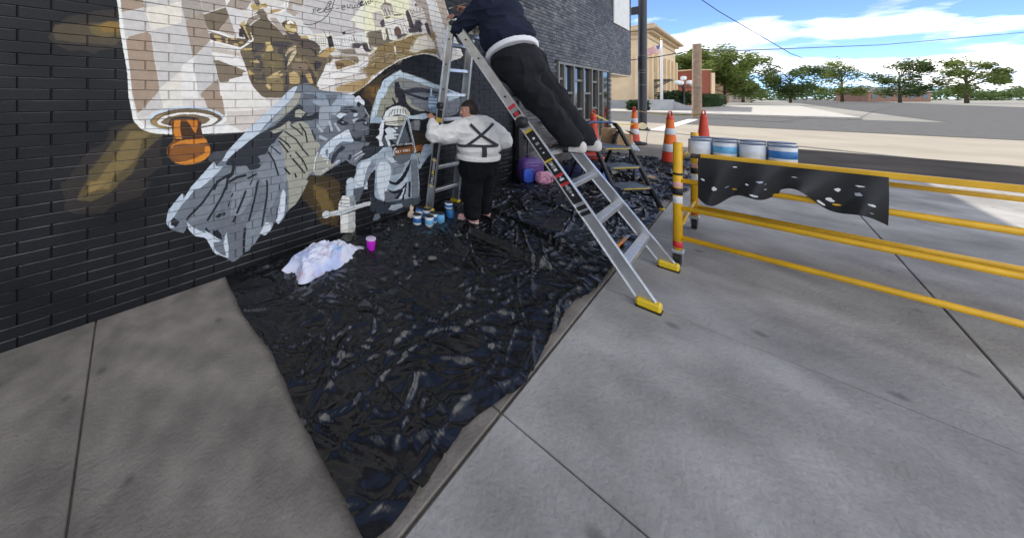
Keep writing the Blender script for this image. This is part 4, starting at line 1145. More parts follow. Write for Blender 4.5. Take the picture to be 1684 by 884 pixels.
# ------------------------------------------------------------------ traffic cones and tape
conR = mat('cone_red', (.62, .055, .025), .45, noise=(6, .12)); conO = mat('cone_orange', (.80, .16, .012), .42, noise=(6, .1)); conW = mat('cone_reflective', (.62, .64, .68), .35, noise=(9, .12)); rub = mat('black_rubber', (.012, .012, .012), .7)
def cone(name, label, loc, stripes=True, group='traffic cones round the work area', base=True):
    t = thing(name, label, 'traffic cone', loc, group); p = Vector(loc)
    def rad(z): return .145 - .085 * (z / .95)
    zs = [(.06, .30, conR), (.30, .46, conW), (.46, .66, conO), (.66, .79, conW), (.79, .98, conO)] if stripes else [(.05, .98, conR)]
    for a, c, m in zs: obj('cone_body' if m is not conW else 'reflective_band', lathe([(rad(a), a), (rad(a) * .995 + .002 * (m is conW), a + .004), (rad(c) + .002 * (m is conW), c - .004), (rad(c), c)], p, 28), m, t, 40)
    obj('neck', lathe([(.062, .98), (.064, 1.0), (.05, 1.02), (.046, 1.06)], p, 20), conR, t, 40)
    obj('handle', tube([p + Vector((-.032, .02, 1.05)), p + Vector((-.036, .022, 1.12)), p + Vector((-.02, .012, 1.15)), p + Vector((.02, -.012, 1.15)), p + Vector((.036, -.022, 1.12)), p + Vector((.032, -.02, 1.05))], .013, 8), conR, t, True)
    if base: obj('base', lathe([(.30, 0), (.31, .02), (.30, .05), (.17, .065), (.15, .09)], p, 8), rub, t)
    return t
cone('traffic_cone', 'orange striped cone standing in shade at the edge of the black sheeting', gp(1102, 272))
cone('traffic_cone', 'orange striped cone standing in sun beside the dark street pole', gp(1043, 236))
cone('traffic_cone', 'plain orange cone behind the paint tins on the yellow scaffold', gp(1157, 266), False)
cone('traffic_cone', 'plain red cone against the shop windows', at(976, 200, 6.9).to_tuple()[:2] + (0,), False)
fc = gp(1181, 175.5); cone('traffic_cone', 'faraway orange cone down the street near the notice sign', fc, False)
tapem = mat('caution_tape', (.75, .52, .04), .5)
def tape(pts, wd_, label):
    V, Fc = [], []
    for i, p in enumerate(pts):
        V += [p + UP * wd_ / 2, p - UP * wd_ / 2 + FWD * .004]
    Fc = [(2 * i, 2 * i + 2, 2 * i + 3, 2 * i + 1) for i in range(len(pts) - 1)]
    return tag(obj('caution_tape', (V, Fc), tapem), label, 'tape')
def sag(a, b, s, n=14): return [a.lerp(b, i / n) - UP * s * 4 * (i / n) * (1 - i / n) + FWD * .01 * math.sin(i * 2.1) for i in range(n + 1)]
c4 = at(976, 185, 6.9); c1_ = gp(1043, 236) + UP * 1.05; c3_ = gp(1157, 266) + UP * 1.06
tape(sag(c4 + UP * -.02, gp(1043, 236) + UP * .62, .12), .03, 'yellow tape strung from the red cone by the windows to the next cone')
tape(sag(c1_, c3_, .06), .028, 'yellow tape strung from the sunlit cone to the plain cone by the scaffold')
tape(sag(gp(1043, 236) + UP * .45, b + toc * .2 + UP * .3, .05), .03, 'yellow tape between the sunlit cone and the street pole')
# ------------------------------------------------------------------ black plastic sheeting
plast = mat('black_plastic', (.0085, .0085, .0095), .21, spec=.65, noise=(3, .4), bump=(26, .32))
def creases(rng, n, x0, x1, y0, y1, pref):
    out = []
    for _ in range(n):
        a = pref + rng.gauss(0, .7); out.append((rng.uniform(x0, x1), rng.uniform(y0, y1), math.cos(a), math.sin(a), rng.uniform(.15, .8), rng.uniform(.005, .013) * (1 if rng.random() < .8 else 2.0), rng.uniform(.004, .021), rng.uniform(-.6, .6)))
    return out
def sheet(name, label, x0, x1, y0, y1, res, n, seed, edge, pref=-.7, extra=(), hgt=1.0):
    rng = random.Random(seed); nu, nv = int((x1 - x0) / res), int((y1 - y0) / res)
    X, Y = np.meshgrid(np.linspace(x0, x1, nu), np.linspace(y0, y1, nv)); Z = np.full_like(X, .004)
    for cx, cy, dx, dy, L, wd_, h, bend in creases(rng, n, x0, x1, y0, y1, pref):
        u = (X - cx) * dx + (Y - cy) * dy; v = -(X - cx) * dy + (Y - cy) * dx + bend * u * u
        Z += h * hgt * np.exp(-(np.abs(v) / wd_) ** 1.3) * np.exp(-(u / L) ** 4)
    for pts, wd_, h in extra:
        D = np.full_like(X, 9.)
        for a, b in zip(pts, pts[1:]):
            ax, ay, bx_, by_ = a[0], a[1], b[0], b[1]; t = np.clip(((X - ax) * (bx_ - ax) + (Y - ay) * (by_ - ay)) / ((bx_ - ax) ** 2 + (by_ - ay) ** 2), 0, 1)
            D = np.minimum(D, np.hypot(X - ax - t * (bx_ - ax), Y - ay - t * (by_ - ay)))
        Z += h * np.exp(-(D / wd_) ** 2)
    P = np.stack([X * 5, Y * 5, X * 0 + seed], -1); wp_ = np.stack([vnoise(P), vnoise(P + 7), X * 0], -1)
    Z += .030 * np.abs(vnoise(P)) * hgt
    for fq, am in ((6, .026), (13, .012), (27, .0035)):               # thin sharp wrinkles: cusped ridges of bent noise
        q = np.abs(vnoise(np.stack([X * fq, Y * fq * .8, X * 0 + fq], -1) + wp_ * 3)); Z += am * hgt * np.clip(1 - q * 5, 0, 1) ** 1.3 * np.clip(.4 + 3 * vnoise(P * .7 + fq), 0, 1)
    jx = .05 * vnoise(np.stack([X * 2, Y * 2, X * 0 + 9.1], -1)) * edge; jy = .10 * vnoise(np.stack([X * 2.5, Y * 0, X * 0 + 4.7], -1)) * edge
    fade = np.clip((y1 - Y) / .5, 0, 1)                              # stays put along the wall
    V = np.stack([X + jx * fade, Y + jy * fade, Z], -1).reshape(-1, 3)
    Fc = [(j * nu + i, j * nu + i + 1, (j + 1) * nu + i + 1, (j + 1) * nu + i) for j in range(nv - 1) for i in range(nu - 1)]
    return tag(obj(name, ([tuple(p) for p in V], Fc), plast, smooth=True), label, 'plastic sheet')
def gx(*p): return [gp(x, y).xy for x, y in p]
sheet('plastic_sheet', 'wrinkled black plastic sheet spread on the ground below the mural', .62, 6.3, -1.90, -.03, .0105, 420, 11, 1.0,
      extra=((gx((733, 375), (745, 400), (775, 425), (795, 455)), .018, .06), (gx((770, 385), (820, 405), (860, 430), (900, 445)), .022, .07), (gx((800, 345), (850, 370), (905, 400), (950, 430)), .018, .05), (gx((880, 330), (930, 350), (985, 375)), .011, .035), (gx((900, 400), (930, 380), (950, 350)), .011, .03)))
sheet('plastic_sheet', 'second black plastic sheet crumpled under the black step ladder and cone', 6.0, 9.9, -2.05, -.05, .02, 150, 5, 1.6, pref=-1.2, hgt=1.9)
# ------------------------------------------------------------------ aluminium A-frame ladder
al = mat('ladder_aluminium', (.62, .63, .64), .32, metal=.85, noise=(12, .12), bump=(80, .08)); yel = mat('yellow_plastic', (.80, .55, .02), .4); blackp = mat('black_plastic_part', (.014, .014, .016), .4)
red = mat('label_red', (.62, .03, .04), .45); labk = mat('label_black', (.012, .012, .013), .4); labw = mat('label_white', (.8, .8, .8), .5)
LT = thing('folding_ladder', 'tall silver aluminium folding ladder the person in dark clothes stands on', 'ladder', (3.35, -1.2, 0))
AX0, AX1 = 3.05, 3.47                                              # rail positions at the top
apex_y, apex_z = -.42, 2.33
legA = (Vector((3.0, -.12, .03)), Vector((3.55, -.12, .03)), Vector((AX0, apex_y, apex_z)), Vector((AX1, apex_y, apex_z)))
legB = (Vector((2.83, -2.20, .03)), Vector((3.62, -2.20, .03)), Vector((AX0, apex_y - .04, apex_z)), Vector((AX1, apex_y - .04, apex_z)))
def rail(a, b, nrm, wd_=.098, th=.034):
    """C-section rail: web plus two flanges"""
    d = (b - a).normalized(); s = d.cross(nrm).normalized(); c = (a + b) / 2; Ln = (b - a).length
    R = Matrix((nrm.normalized() if False else s.cross(d).normalized(), s, d)).transposed()
    f = s.cross(d).normalized()
    return join(box(c, (wd_, .006, Ln), R), box(c + f * (wd_ / 2 - .004) + s * .0, (.008, th, Ln), R, .001), box(c - f * (wd_ / 2 - .004), (.008, th, Ln), R, .001))
for leg, sg_ in ((legA, 1), (legB, -1)):
    a0, a1, t0, t1 = leg; mid = (a1 - a0).normalized(); nr = (t0 - a0).cross(mid).normalized()
    for a, b in ((a0, t0), (a1, t1)):
        rl = obj('rail', rail(a, b, nr), al, LT)
        if leg is legB and a is a1:
            pass
        ft = obj('foot', box(a + Vector((0, 0, .0)), (.075, .13, .055), b=.012), yel, LT); obj('tread', box(a - UP * .032, (.08, .135, .012), b=.003), rub, ft)
    Ln = (t0 - a0).length; nR = int(Ln / .30)
    for k in range(nR):
        f = (.24 + k * .305) / Ln
        if f > .97: continue
        p, q = a0.lerp(t0, f), a1.lerp(t1, f)
        rg = obj('rung', beam(p, q, .062, .042, up=(t0 - a0).normalized() if False else UP, bev=.004), al, LT)
obj('hinge', lathe([(.026, -.02), (.032, -.015), (.032, .015), (.026, .02)], (legB[2] + legA[2]) / 2 + Vector((-.02, 0, 0)), 18, Vector((1, 0, 0))), blackp, LT, 40)
obj('hinge', lathe([(.026, -.02), (.032, -.015), (.032, .015), (.026, .02)], (legB[3] + legA[3]) / 2 + Vector((.02, 0, 0)), 18, Vector((1, 0, 0))), blackp, LT, 40)
obj('top_step', box((legA[2] + legB[3]) / 2 + UP * .03, (.46, .12, .03), b=.006), al, LT)
# lettering and stickers on the rails: (leg, rail, from, to, fill)
def sticker(a, b, f0, f1, m, wd_=.080, lift=.0055, name='sticker', text=None, tm=None, face=-1):
    d = (b - a).normalized(); p, q = a.lerp(b, f0), a.lerp(b, f1)
    n_ = Vector((-1, 0, 0)); n_ = (n_ - d * n_.dot(d)).normalized(); s = d.cross(n_).normalized(); c = (p + q) / 2 + n_ * lift
    L_ = (q - p).length
    st = obj(name, ([c - s * wd_ / 2 - d * L_ / 2, c + s * wd_ / 2 - d * L_ / 2, c + s * wd_ / 2 + d * L_ / 2, c - s * wd_ / 2 + d * L_ / 2], [(0, 1, 2, 3)]), m, LT)
    if text: obj('lettering', place(text_mesh(text, wd_ * .62), c + n_ * .0015, d, n_.cross(d).normalized()), tm or labw, st)
    return st
A0, A1, T0, T1 = legA
B0, B1, S0, S1 = legB
def rail_f(a, b, y):                                               # how far up a rail the photograph's height y falls
    lo, hi = 0.0, 1.0
    for _ in range(40):
        m_ = (lo + hi) / 2
        if project(a.lerp(b, m_))[1] > y: lo = m_
        else: hi = m_
    return lo
gold = mat('label_gold', (.62, .42, .03), .45); lgrey = mat('label_grey', (.30, .31, .32), .5)
for y0, y1, m, tx in ((352, 347, yel, None), (307, 304, gold, None), (304, 287, labk, 'GORILLA'), (287, 281, labk, None), (281, 265, labk, 'LADDERS'), (265, 262, gold, None), (262, 232, labk, None), (207, 201, labk, None), (201, 194, gold, None), (194, 181, labk, None)):
    sticker(A0, T0, rail_f(A0, T0, y0), rail_f(A0, T0, y1), m, text=tx)
sticker(A0, T0, rail_f(A0, T0, 286.5), rail_f(A0, T0, 281.5), gold, wd_=.035, lift=.0115, name='emblem')
for y0, y1, m in ((190, 184, labk), (184, 178, lgrey), (178, 173, red), (217, 213, gold), (262, 217, labk), (265, 262, gold), (286, 265, labk), (290, 286, red), (300, 290, labk), (304, 300, red), (333, 304, labk), (344, 338, labk), (353, 347, labk)):
    sticker(B0, S0, rail_f(B0, S0, y0), rail_f(B0, S0, y1), m)
sticker(B0, S0, rail_f(B0, S0, 189.5), rail_f(B0, S0, 185), red, wd_=.045, lift=.0115)
rng = random.Random(4)
for y in (228, 229, 238, 245, 252, 270, 272, 276, 281, 293, 296, 308, 312, 317, 322):
    f_ = rail_f(B0, S0, y); st_ = sticker(B0, S0, f_, f_ + rng.uniform(.003, .008), (lgrey, labw)[rng.random() < .5], wd_=rng.uniform(.012, .04), lift=.0115, name='printed_mark')
for f in (.62, .80, .90, .97): obj('rivet', lathe([(.010, 0), (.010, .006)], B0.lerp(S0, f) + Vector((-.006, 0, 0)), 10, Vector((-1, 0, 0))), blackp, LT)
for f in (.66, .79, .92): obj('rivet', lathe([(.010, 0), (.010, .006)], A0.lerp(T0, f) + Vector((-.006, 0, 0)), 10, Vector((-1, 0, 0))), blackp, LT)
obj('lock_knob', lathe([(.02, 0), (.055, .005), (.055, .035), (.03, .05)], B0.lerp(S0, rail_f(B0, S0, 201)) + Vector((-.008, 0, 0)), 20, Vector((-1, 0, 0))), blackp, LT, 40)
obj('lock_knob', lathe([(.02, 0), (.045, .005), (.045, .035), (.03, .05)], A0.lerp(T0, rail_f(A0, T0, 174)) + Vector((-.008, 0, 0)), 20, Vector((-1, 0, 0))), blackp, LT, 40)
# ------------------------------------------------------------------ black step ladder
SL = thing('step_ladder', 'small black three-step ladder with yellow-edged treads', 'step ladder', (5.5, -1.6, 0))
Fc0 = Vector((5.19, -1.77, 0)); u_ = Vector((.856, -.517, 0)); v_ = Vector((.517, .856, 0)); blm = mat('step_black', (.014, .014, .016), .42, noise=(20, .5))
def sp(u, v, z): return Fc0 + u_ * u + v_ * v + UP * z
for s in (-1, 1):
    obj('front_leg', tube([sp(.28 * s, 0, .0), sp(.27 * s, .30, .55), sp(.25 * s, .56, 1.0), sp(.22 * s, .60, 1.06)], .028, 10), blm, SL, True)
    obj('rear_leg', tube([sp(.27 * s, .98, .0), sp(.25 * s, .66, .72), sp(.24 * s, .56, 1.0 - .05)], .021, 10), blm, SL, True)
    obj('foot', box(sp(.28 * s, 0, .012), (.05, .05, .025), b=.006), yel, SL); obj('foot', box(sp(.27 * s, .98, .012), (.045, .045, .025), b=.006), rub, SL)
obj('top_bar', tube([sp(-.22, .60, 1.06), sp(-.15, .61, 1.085), sp(.15, .61, 1.085), sp(.22, .60, 1.06)], .018, 10), mat('blue_splattered', (.05, .10, .20), .5, noise=(30, .7)), SL, True)
for z, vv, dd in ((.26, .20, .20), (.50, .34, .20), (.74, .48, .24)):
    R_ = Matrix((u_, v_, UP)).transposed()
    tr_ = obj('tread', box(sp(0, vv, z), (.46, dd * 1.2, .034), R_, .005), mat('tread_blue_grey', (.10, .13, .17), .55, noise=(14, .5)), SL); obj('edge_strip', box(sp(0, vv - dd * .6 - .003, z - .004), (.38, .008, .014), R_, .002), gold, tr_)
for z, vv in ((.18, .87), (.55, .70)): obj('brace', tube([sp(-.26, vv + .04, z), sp(.26, vv + .04, z)], .011, 8), blm, SL)
# ------------------------------------------------------------------ work table with boxes, red stool
wt = thing('work_table', 'low pale folding table with boxes behind the black step ladder', 'table', (7.2, -1.0, 0)); R_ = Matrix.Rotation(.25, 3, 'Z'); tcn_ = Vector((7.0, -1.1, .04))
obj('table_top', box(tcn_ + UP * .555, (1.15, .55, .04), R_, .01), mat('table_white', (.55, .62, .66), .5, noise=(7, .2)), wt)
for sx in (-.5, .5):
    for sy in (-.22, .22): obj('leg', tube([tcn_ + R_ @ Vector((sx, sy, .0)), tcn_ + R_ @ Vector((sx * .9, sy, .54))], .014, 8), blm, wt)
card = mat('cardboard', (.36, .23, .12), .85, noise=(6, .12))
def carton(loc, s, rz, label, flaps=True):
    R = Matrix.Rotation(rz, 3, 'Z'); loc = Vector(loc); t = thing('cardboard_box', label, 'box', loc)
    obj('carton', box(loc + UP * s[2] / 2, s, R, .004), card, t)
    if flaps:
        for k in (-1, 1): obj('flap', box(loc + UP * (s[2] + .03) + R @ Vector((0, k * (s[1] / 2 + .03), 0)), (s[0], .005, .09), R @ Matrix.Rotation(k * .9, 3, 'X')), card, t)
    obj('parcel_tape', box(loc + UP * (s[2] + .0015), (s[0] * 1.004, .045, .004), R), mat('parcel_tape_tan', (.5, .36, .2), .3), t)
carton(tcn_ + R_ @ Vector((-.30, -.06, .575)), (.26, .2, .20), .5, 'brown open cardboard box on the low table')
carton(tcn_ + R_ @ Vector((.05, .10, .575)), (.34, .22, .26), .2, 'larger brown cardboard box at the back of the low table')
carton(tcn_ + R_ @ Vector((-.06, -.17, .575)), (.10, .09, .17), -.2, 'narrow upright cardboard box on the low table edge', False)
rs = thing('stool', 'small stool with round red seat under the step ladder', 'stool', at(973, 262, 4.9).to_tuple()[:2] + (0,)); rp = at(973, 262, 4.9); rp.z = 0
obj('seat', lathe([(.02, .47), (.15, .47), (.17, .49), (.16, .53), (.05, .545)], rp, 24), mat('seat_red', (.62, .05, .03), .4), rs, 50)
for k in range(4):
    a = k * math.pi / 2 + .5; obj('leg', tube([rp + Vector((math.cos(a) * .18, math.sin(a) * .18, 0)), rp + Vector((math.cos(a) * .09, math.sin(a) * .09, .48))], .012, 8), blm, rs)
# ------------------------------------------------------------------ yellow scaffold with tins on top
ym = mat('scaffold_yellow', (.82, .46, .015), .38, noise=(9, .12)); SF = thing('scaffold', 'yellow rolling steel scaffold loaded with paint tins', 'scaffold', (4.3, -3.1, 0)); gal = mat('galvanised', (.5, .52, .55), .35, metal=.8)
yA, yB, xN, xFar = -2.24, -4.08, 3.75, 4.95
for x in (xN, xFar):
    for y in (yA, yB):
        obj('post', tube([(x, y, .14), (x, y, 1.06)], .030, 14), ym, SF, True)
        for z0, z1, m in ((.16, .21, red), (.54, .60, labw), (.61, .67, labk), (.68, .72, mat('sticker_pink', (.8, .42, .4), .5)), (.78, .80, labk)): obj('sticker', lathe([(.0306, z0), (.0314, z0 + .001), (.0314, z1 - .001), (.0306, z1)], (x, y, 0), 14), m, SF, True)
        cs = obj('caster', tube([(x, y - .02, .06), (x, y + .02, .06)], .06, 18), rub, SF, 40); obj('fork', join(box((x, y, .125), (.09, .08, .03), b=.006), box((x, y - .03, .09), (.03, .006, .08)), box((x, y + .03, .09), (.03, .006, .08))), gal, cs)
    for z in (.245, .50, .735): obj('rail', tube([(x, yA, z), (x, yB, z)], .021, 12), ym, SF, True)
for y in (yA, yB):
    for z in (.30, .9): obj('end_bar', tube([(xN, y, z), (xFar, y, z)], .0155, 12), ym, SF, True)
obj('deck', box(((xN + xFar) / 2, (yA + yB) / 2 - .02, .955), (xFar - xN - .06, yA - yB - .12, .03), b=.004), mat('deck_plywood', (.10, .085, .07), .9, spec=.1, noise=(3, .3)), SF)
obj('deck_edge', box((xN + .022, (yA + yB) / 2 - .05, .96), (.03, yA - yB - .16, .04), b=.004), ym, SF)
def drape(u, v):
    y = yA - .12 - u * .80; s = .24 + .06 * math.sin(u * 7 + 1) + .03 * math.sin(u * 19)
    return Vector((xN - .035 + .02 * math.sin(u * 23 + v * 3) * v, y, (.955 - .0) - v * s * (1.15 if u < .5 else 1)))
splat = mat('splattered_plastic', (.011, .011, .013), .35)
dr = obj('splattered_drape', grid(drape, 60, 12), splat, SF, True)
rng = random.Random(2)
for k in range(17):
    u, v = rng.uniform(.02, .97), rng.uniform(.15, .92); a = rng.uniform(.006, .02); e = rng.uniform(.3, .9)
    pts = []
    for j in range(10):
        q = j * math.pi / 5; rr = a * rng.uniform(.7, 1.2); p = drape(min(1, max(0, u + rr * math.cos(q) / .8)), min(1, max(0, v + rr * e * math.sin(q) / .26))); pts.append(p + Vector((-.006, 0, 0)))
    obj('paint_spot', (pts, [tuple(range(10))]), labw if k % 4 else gal, dr)
# ------------------------------------------------------------------ paint tins
canb = mat('tin_blue', (.03, .16, .42), .35, noise=(18, .25)); canl = mat('tin_light_blue', (.14, .42, .68), .35, noise=(18, .2)); canw = mat('tin_white', (.70, .73, .76), .4, noise=(22, .12)); rim = mat('tin_rim', (.04, .042, .05), .3, metal=.4)
paints = {'white': (.78, .76, .72), 'pink': (.72, .50, .42), 'tan': (.6, .48, .36), 'dark': (.03, .035, .045), 'grey': (.4, .44, .5)}
def tin(name, loc, r, h, body, band, paint, label, group, lid=False):
    loc = Vector(loc); t = thing(name, label, 'paint tin', loc, group)
    obj('can', lathe([(r * .97, 0), (r, .004), (r, h * .93), (r * .985, h * .95), (r, h * .97), (r, h), (r * .86, h), (r * .86, h * .96)], loc, 24), body, t, 40)
    obj('label_band', lathe([(r * 1.001, h * .22), (r * 1.012, h * .23), (r * 1.012, h * .68), (r * 1.001, h * .69)], loc, 24), band, t, 40)
    obj('rim', lathe([(r * .99, h * .95), (r * 1.03, h * .96), (r * 1.03, h * 1.0), (r * .88, h * 1.005)], loc, 24), rim, t, 40)
    obj('lid' if lid else 'paint', lathe([(.001, h * .985), (r * .5, h * .985), (r * .87, h * .985)], loc, 24), gal if lid else mat('wet_' + paint, paints[paint], .2), t)
    return t
G = 'open paint tins at the ladder foot'
zs = .012
for (px, py), body, band, pt, lb in (((686, 369), canw, canb, 'white', 'white and blue tin of off-white paint beside the tan glove'), ((706, 372), canw, canl, 'pink', 'pale tin of pinkish paint, frontmost of the tins by the ladder foot'), ((714, 366), canw, canb, 'tan', 'tin with tan paint tucked behind the pinkish one'), ((724, 367), canl, canl, 'dark', 'light blue tin of dark paint beside the tan one'), ((690, 357), canb, canw, 'dark', 'dark blue tin behind the off-white one, by the ladder foot'), ((702, 360), canw, canb, 'grey', 'grey paint tin directly in front of the ladder foot'), ((740, 358), canb, canb, 'dark', 'blue tin carrying another tin on top')):
    p = gp(px, py - 1.5, zs); tin('paint_tin', p, .048, .108, body, band, pt, lb, G)
p = gp(740, 356.5, zs); tin('paint_tin', p + UP * .11 + Vector((-.01, .01, 0)), .048, .07, canw, canb, 'white', 'short white tin stacked on a blue tin', G)
for i in range(4):
    for j in range(3):
        y = yA - .12 - i * .139; x = xN + .095 + j * .145
        tin('lidded_tin', (x, y, .9715), .066, .118 + .012 * (j == 1), canw, (canw, canl, canw, canb)[(i + j) % 4], 'dark',
            'lidded paint tin on the scaffold deck, %s row, %s the corner post' % (('drape-side', 'middle', 'far')[j], ('next to', 'second from', 'third from', 'fourth from')[i]), 'lidded tins on the scaffold', True)
# ------------------------------------------------------------------ cup, rag, glove, bags, small things
cp = gp(610, 412, .01); ct = thing('plastic_cup', 'bright magenta plastic cup standing on the black sheet', 'cup', cp); mg = mat('magenta_plastic', (.62, .02, .62), .35)
obj('cup_body', lathe([(.032, 0), (.034, .002), (.046, .112), (.0435, .112), (.031, .006)], cp, 32), mg, ct, 40); obj('rim', lathe([(.0445, .108), (.0485, .11), (.0485, .117), (.0445, .118)], cp, 32), mat('cup_rim', (.72, .55, .75), .4), ct, 40); obj('water', lathe([(.001, .09), (.042, .09)], cp, 24), mat('murky_water', (.2, .16, .2), .1), ct)
stick = cp + UP * .1
def cloth(name, label, cat, c, rx, ry, h, seed, m, n=110):
    c = Vector(c); rng = random.Random(seed); V = []; ph = [rng.uniform(0, 6.28) for _ in range(8)]
    for j in range(n):
        for i in range(n):
            u, v = i / (n - 1) * 2 - 1, j / (n - 1) * 2 - 1
            s = max(abs(u), abs(v)) / max(1e-6, math.hypot(u, v)); x, y = u * s, v * s; a = math.atan2(y, x); rr = math.hypot(x, y)
            edge = 1 + .16 * math.sin(3 * a + ph[0]) + .11 * math.sin(5 * a + ph[1]) + .06 * math.sin(9 * a + ph[2]); V.append((x * edge * rx, y * edge * ry, rr, a))
    A = np.array(V); X, Y, Rr = A[:, 0], A[:, 1], A[:, 2]; P = np.stack([X * 5 + seed, Y * 6, X * 0], -1)
    Z = np.zeros_like(X)
    for _k in range(44):                                            # sharp ridges running out from a few pinched peaks
        cx, cy, a_ = rng.uniform(-.6, .6) * rx, rng.uniform(-.6, .6) * ry, rng.uniform(0, 3.14); u = (X - cx) * math.cos(a_) + (Y - cy) * math.sin(a_); v = -(X - cx) * math.sin(a_) + (Y - cy) * math.cos(a_)
        Z += h * rng.uniform(.12, .34) * np.exp(-np.abs(v) / (.028 * (1 + rng.random()))) * np.exp(-(u / (.16 * rng.uniform(.5, 1.3))) ** 2)
    for px_, py_, hh, ww in ((-.12, .25, .42, .10), (.22, .05, .36, .13), (-.35, -.1, .22, .12), (.62, -.25, .24, .10)): Z += h * hh * np.exp(-((X - px_ * rx) ** 2 + (Y - py_ * ry) ** 2) ** .5 / ww)
    Z = h * (1 - np.exp(-Z / h)); Z = Z * np.clip((1 - Rr) * 4, 0, 1) + (.055 * np.abs(vnoise(P * 2.1 + 3)) + .05 * np.abs(vnoise(P * 4.3)) + .02 * np.abs(vnoise(P * 9))) * np.clip((1 - Rr) * 3, 0, 1) + .012; Z = np.where(Rr > .98, .012, Z); off = .05 * vnoise(np.stack([X * 8, Y * 8, Z * 14 + 2], -1))
    pts = [tuple(c + Vector((float(x + o), float(y + o * .6), float(z)))) for x, y, z, o in zip(X, Y, Z, off)]
    return tag(obj(name, (pts, [(j * n + i, j * n + i + 1, (j + 1) * n + i + 1, (j + 1) * n + i) for j in range(n - 1) for i in range(n - 1)]), m, smooth=True), label, cat)
def rag_mat():
    m = mat('rag_cotton', (.66, .68, .80), .9, bump=(140, .2)); n = m.node_tree.nodes; l = m.node_tree.links; tc_ = n.new('ShaderNodeTexCoord'); base = n['Principled BSDF']
    prev = None
    for k, (col, sc, lo) in enumerate((((.60, .40, .50), 7, .56), ((.15, .38, .60), 6, .62), ((.40, .50, .82), 4.5, .50))):
        t = n.new('ShaderNodeTexNoise'); t.inputs['Scale'].default_value = sc; t.inputs['Detail'].default_value = 3; mp = n.new('ShaderNodeMapping'); mp.inputs['Location'].default_value = (k * 3.1, k, 0); l.new(tc_.outputs['Object'], mp.inputs[0]); l.new(mp.outputs[0], t.inputs['Vector'])
        r = n.new('ShaderNodeMapRange'); r.inputs[1].default_value = lo; r.inputs[2].default_value = lo + .1; r.inputs[4].default_value = .7; l.new(t.outputs['Fac'], r.inputs[0]); mx_ = n.new('ShaderNodeMix'); mx_.data_type = 'RGBA'; l.new(r.outputs[0], mx_.inputs[0])
        if prev: l.new(prev, mx_.inputs[6])
        else: mx_.inputs[6].default_value = (.66, .68, .80, 1)
        mx_.inputs[7].default_value = (*col, 1); prev = mx_.outputs[2]
    l.new(prev, base.inputs['Base Color']); return m
rc = gp(533, 434); cloth('rag', 'crumpled pale cotton rag with blue and pink paint stains on the sheet', 'rag', (rc.x, rc.y, .006), .36, .17, .125, 4, rag_mat())
gl = gp(676, 357, .02); gt = thing('work_glove', 'crumpled tan work glove lying beside the paint tins', 'glove', gl); glm = mat('glove_tan', (.60, .46, .33), .9, noise=(20, .15))
obj('palm', lathe([(.008, -.05), (.034, -.035), (.042, 0), (.036, .03), (.012, .045)], gl + UP * .035, 14, Vector((.8, .3, .2))), glm, gt, True)
for k, (dx, dy, dz) in enumerate(((-.07, -.02, .01), (-.06, -.05, .0), (-.03, -.07, .0), (.03, .03, .11), (.055, .02, .09))): obj('finger', tube([gl + UP * .035, gl + UP * .03 + Vector((dx * .6, dy * .6, dz * .7)), gl + UP * .02 + Vector((dx, dy, dz))], [.018, .015, .009], 8), glm, gt, True)
obj('handle', tube([gp(1011, 408, .03), gp(1019, 401, .05), gp(1027, 393, .03)], [.02, .012, .018], 8), mat('orange_plastic', (.8, .28, .03), .45), tg := thing('hand_tool', 'orange handled tool lying on the ground inside the ladder legs', 'tool', gp(1015, 405)), True)
obj('blade', beam(gp(1027, 393, .025), gp(1034, 386, .02), .03, .004), gal, tg)
def puffy(c, s, R=None, e=.55, n=20):
    """rounded-box bag body"""
    V = []; c = Vector(c)
    for j in range(n):
        th = -math.pi / 2 + math.pi * j / (n - 1)
        for i in range(n * 2):
            ph_ = 2 * math.pi * i / (n * 2); f = lambda w: math.copysign(abs(w) ** e, w)
            q = Vector((s[0] / 2 * f(math.cos(th)) * f(math.cos(ph_)), s[1] / 2 * f(math.cos(th)) * f(math.sin(ph_)), s[2] / 2 * f(math.sin(th)))); q *= 1 + .06 * float(vnoise(np.array([q.x * 14 + 3, q.y * 14, q.z * 14])))
            V.append(c + (R @ q if R else q))
    return V, [(j * 2 * n + i, j * 2 * n + (i + 1) % (2 * n), (j + 1) * 2 * n + (i + 1) % (2 * n), (j + 1) * 2 * n + i) for j in range(n - 1) for i in range(2 * n)]
bp_ = gp(890, 303); RzB = Matrix.Rotation(-.5, 3, 'Z'); purple = mat('purple_nylon', (.10, .045, .22), .55, noise=(9, .25), bump=(60, .2))
bk = thing('backpack', 'purple backpack with blue front pocket leaning on the wall', 'backpack', bp_); bc = Vector((bp_.x + .02, -.28, .21))
obj('bag_body', puffy(bc, (.42, .26, .42), RzB, .62), purple, bk, True); obj('front_pocket', puffy(bc + RzB @ Vector((-.13, -.115, -.07)), (.19, .07, .24), RzB, .5), mat('blue_print_pocket', (.03, .08, .45), .45, noise=(14, .6)), bk, True)
for z in (.08, .13): obj('zip', tube([bc + RzB @ Vector((.17 * math.cos(a), -.135 * math.sin(a), z + .015 * math.sin(a))) for a in [math.pi * k / 12 for k in range(13)]], .006, 6), mat('lilac_piping', (.28, .2, .5), .5), bk, True)
obj('carry_loop', tube([bc + Vector((-.04, .05, .2)), bc + Vector((-.03, .05, .25)), bc + Vector((.03, .05, .25)), bc + Vector((.04, .05, .2))], .009, 8), purple, bk, True)
pkp = gp(895, 304); pk = thing('drawstring_bag', 'pink patterned pouch lying in front of the purple backpack', 'bag', pkp); pc = pkp + Vector((0, 0, .115))
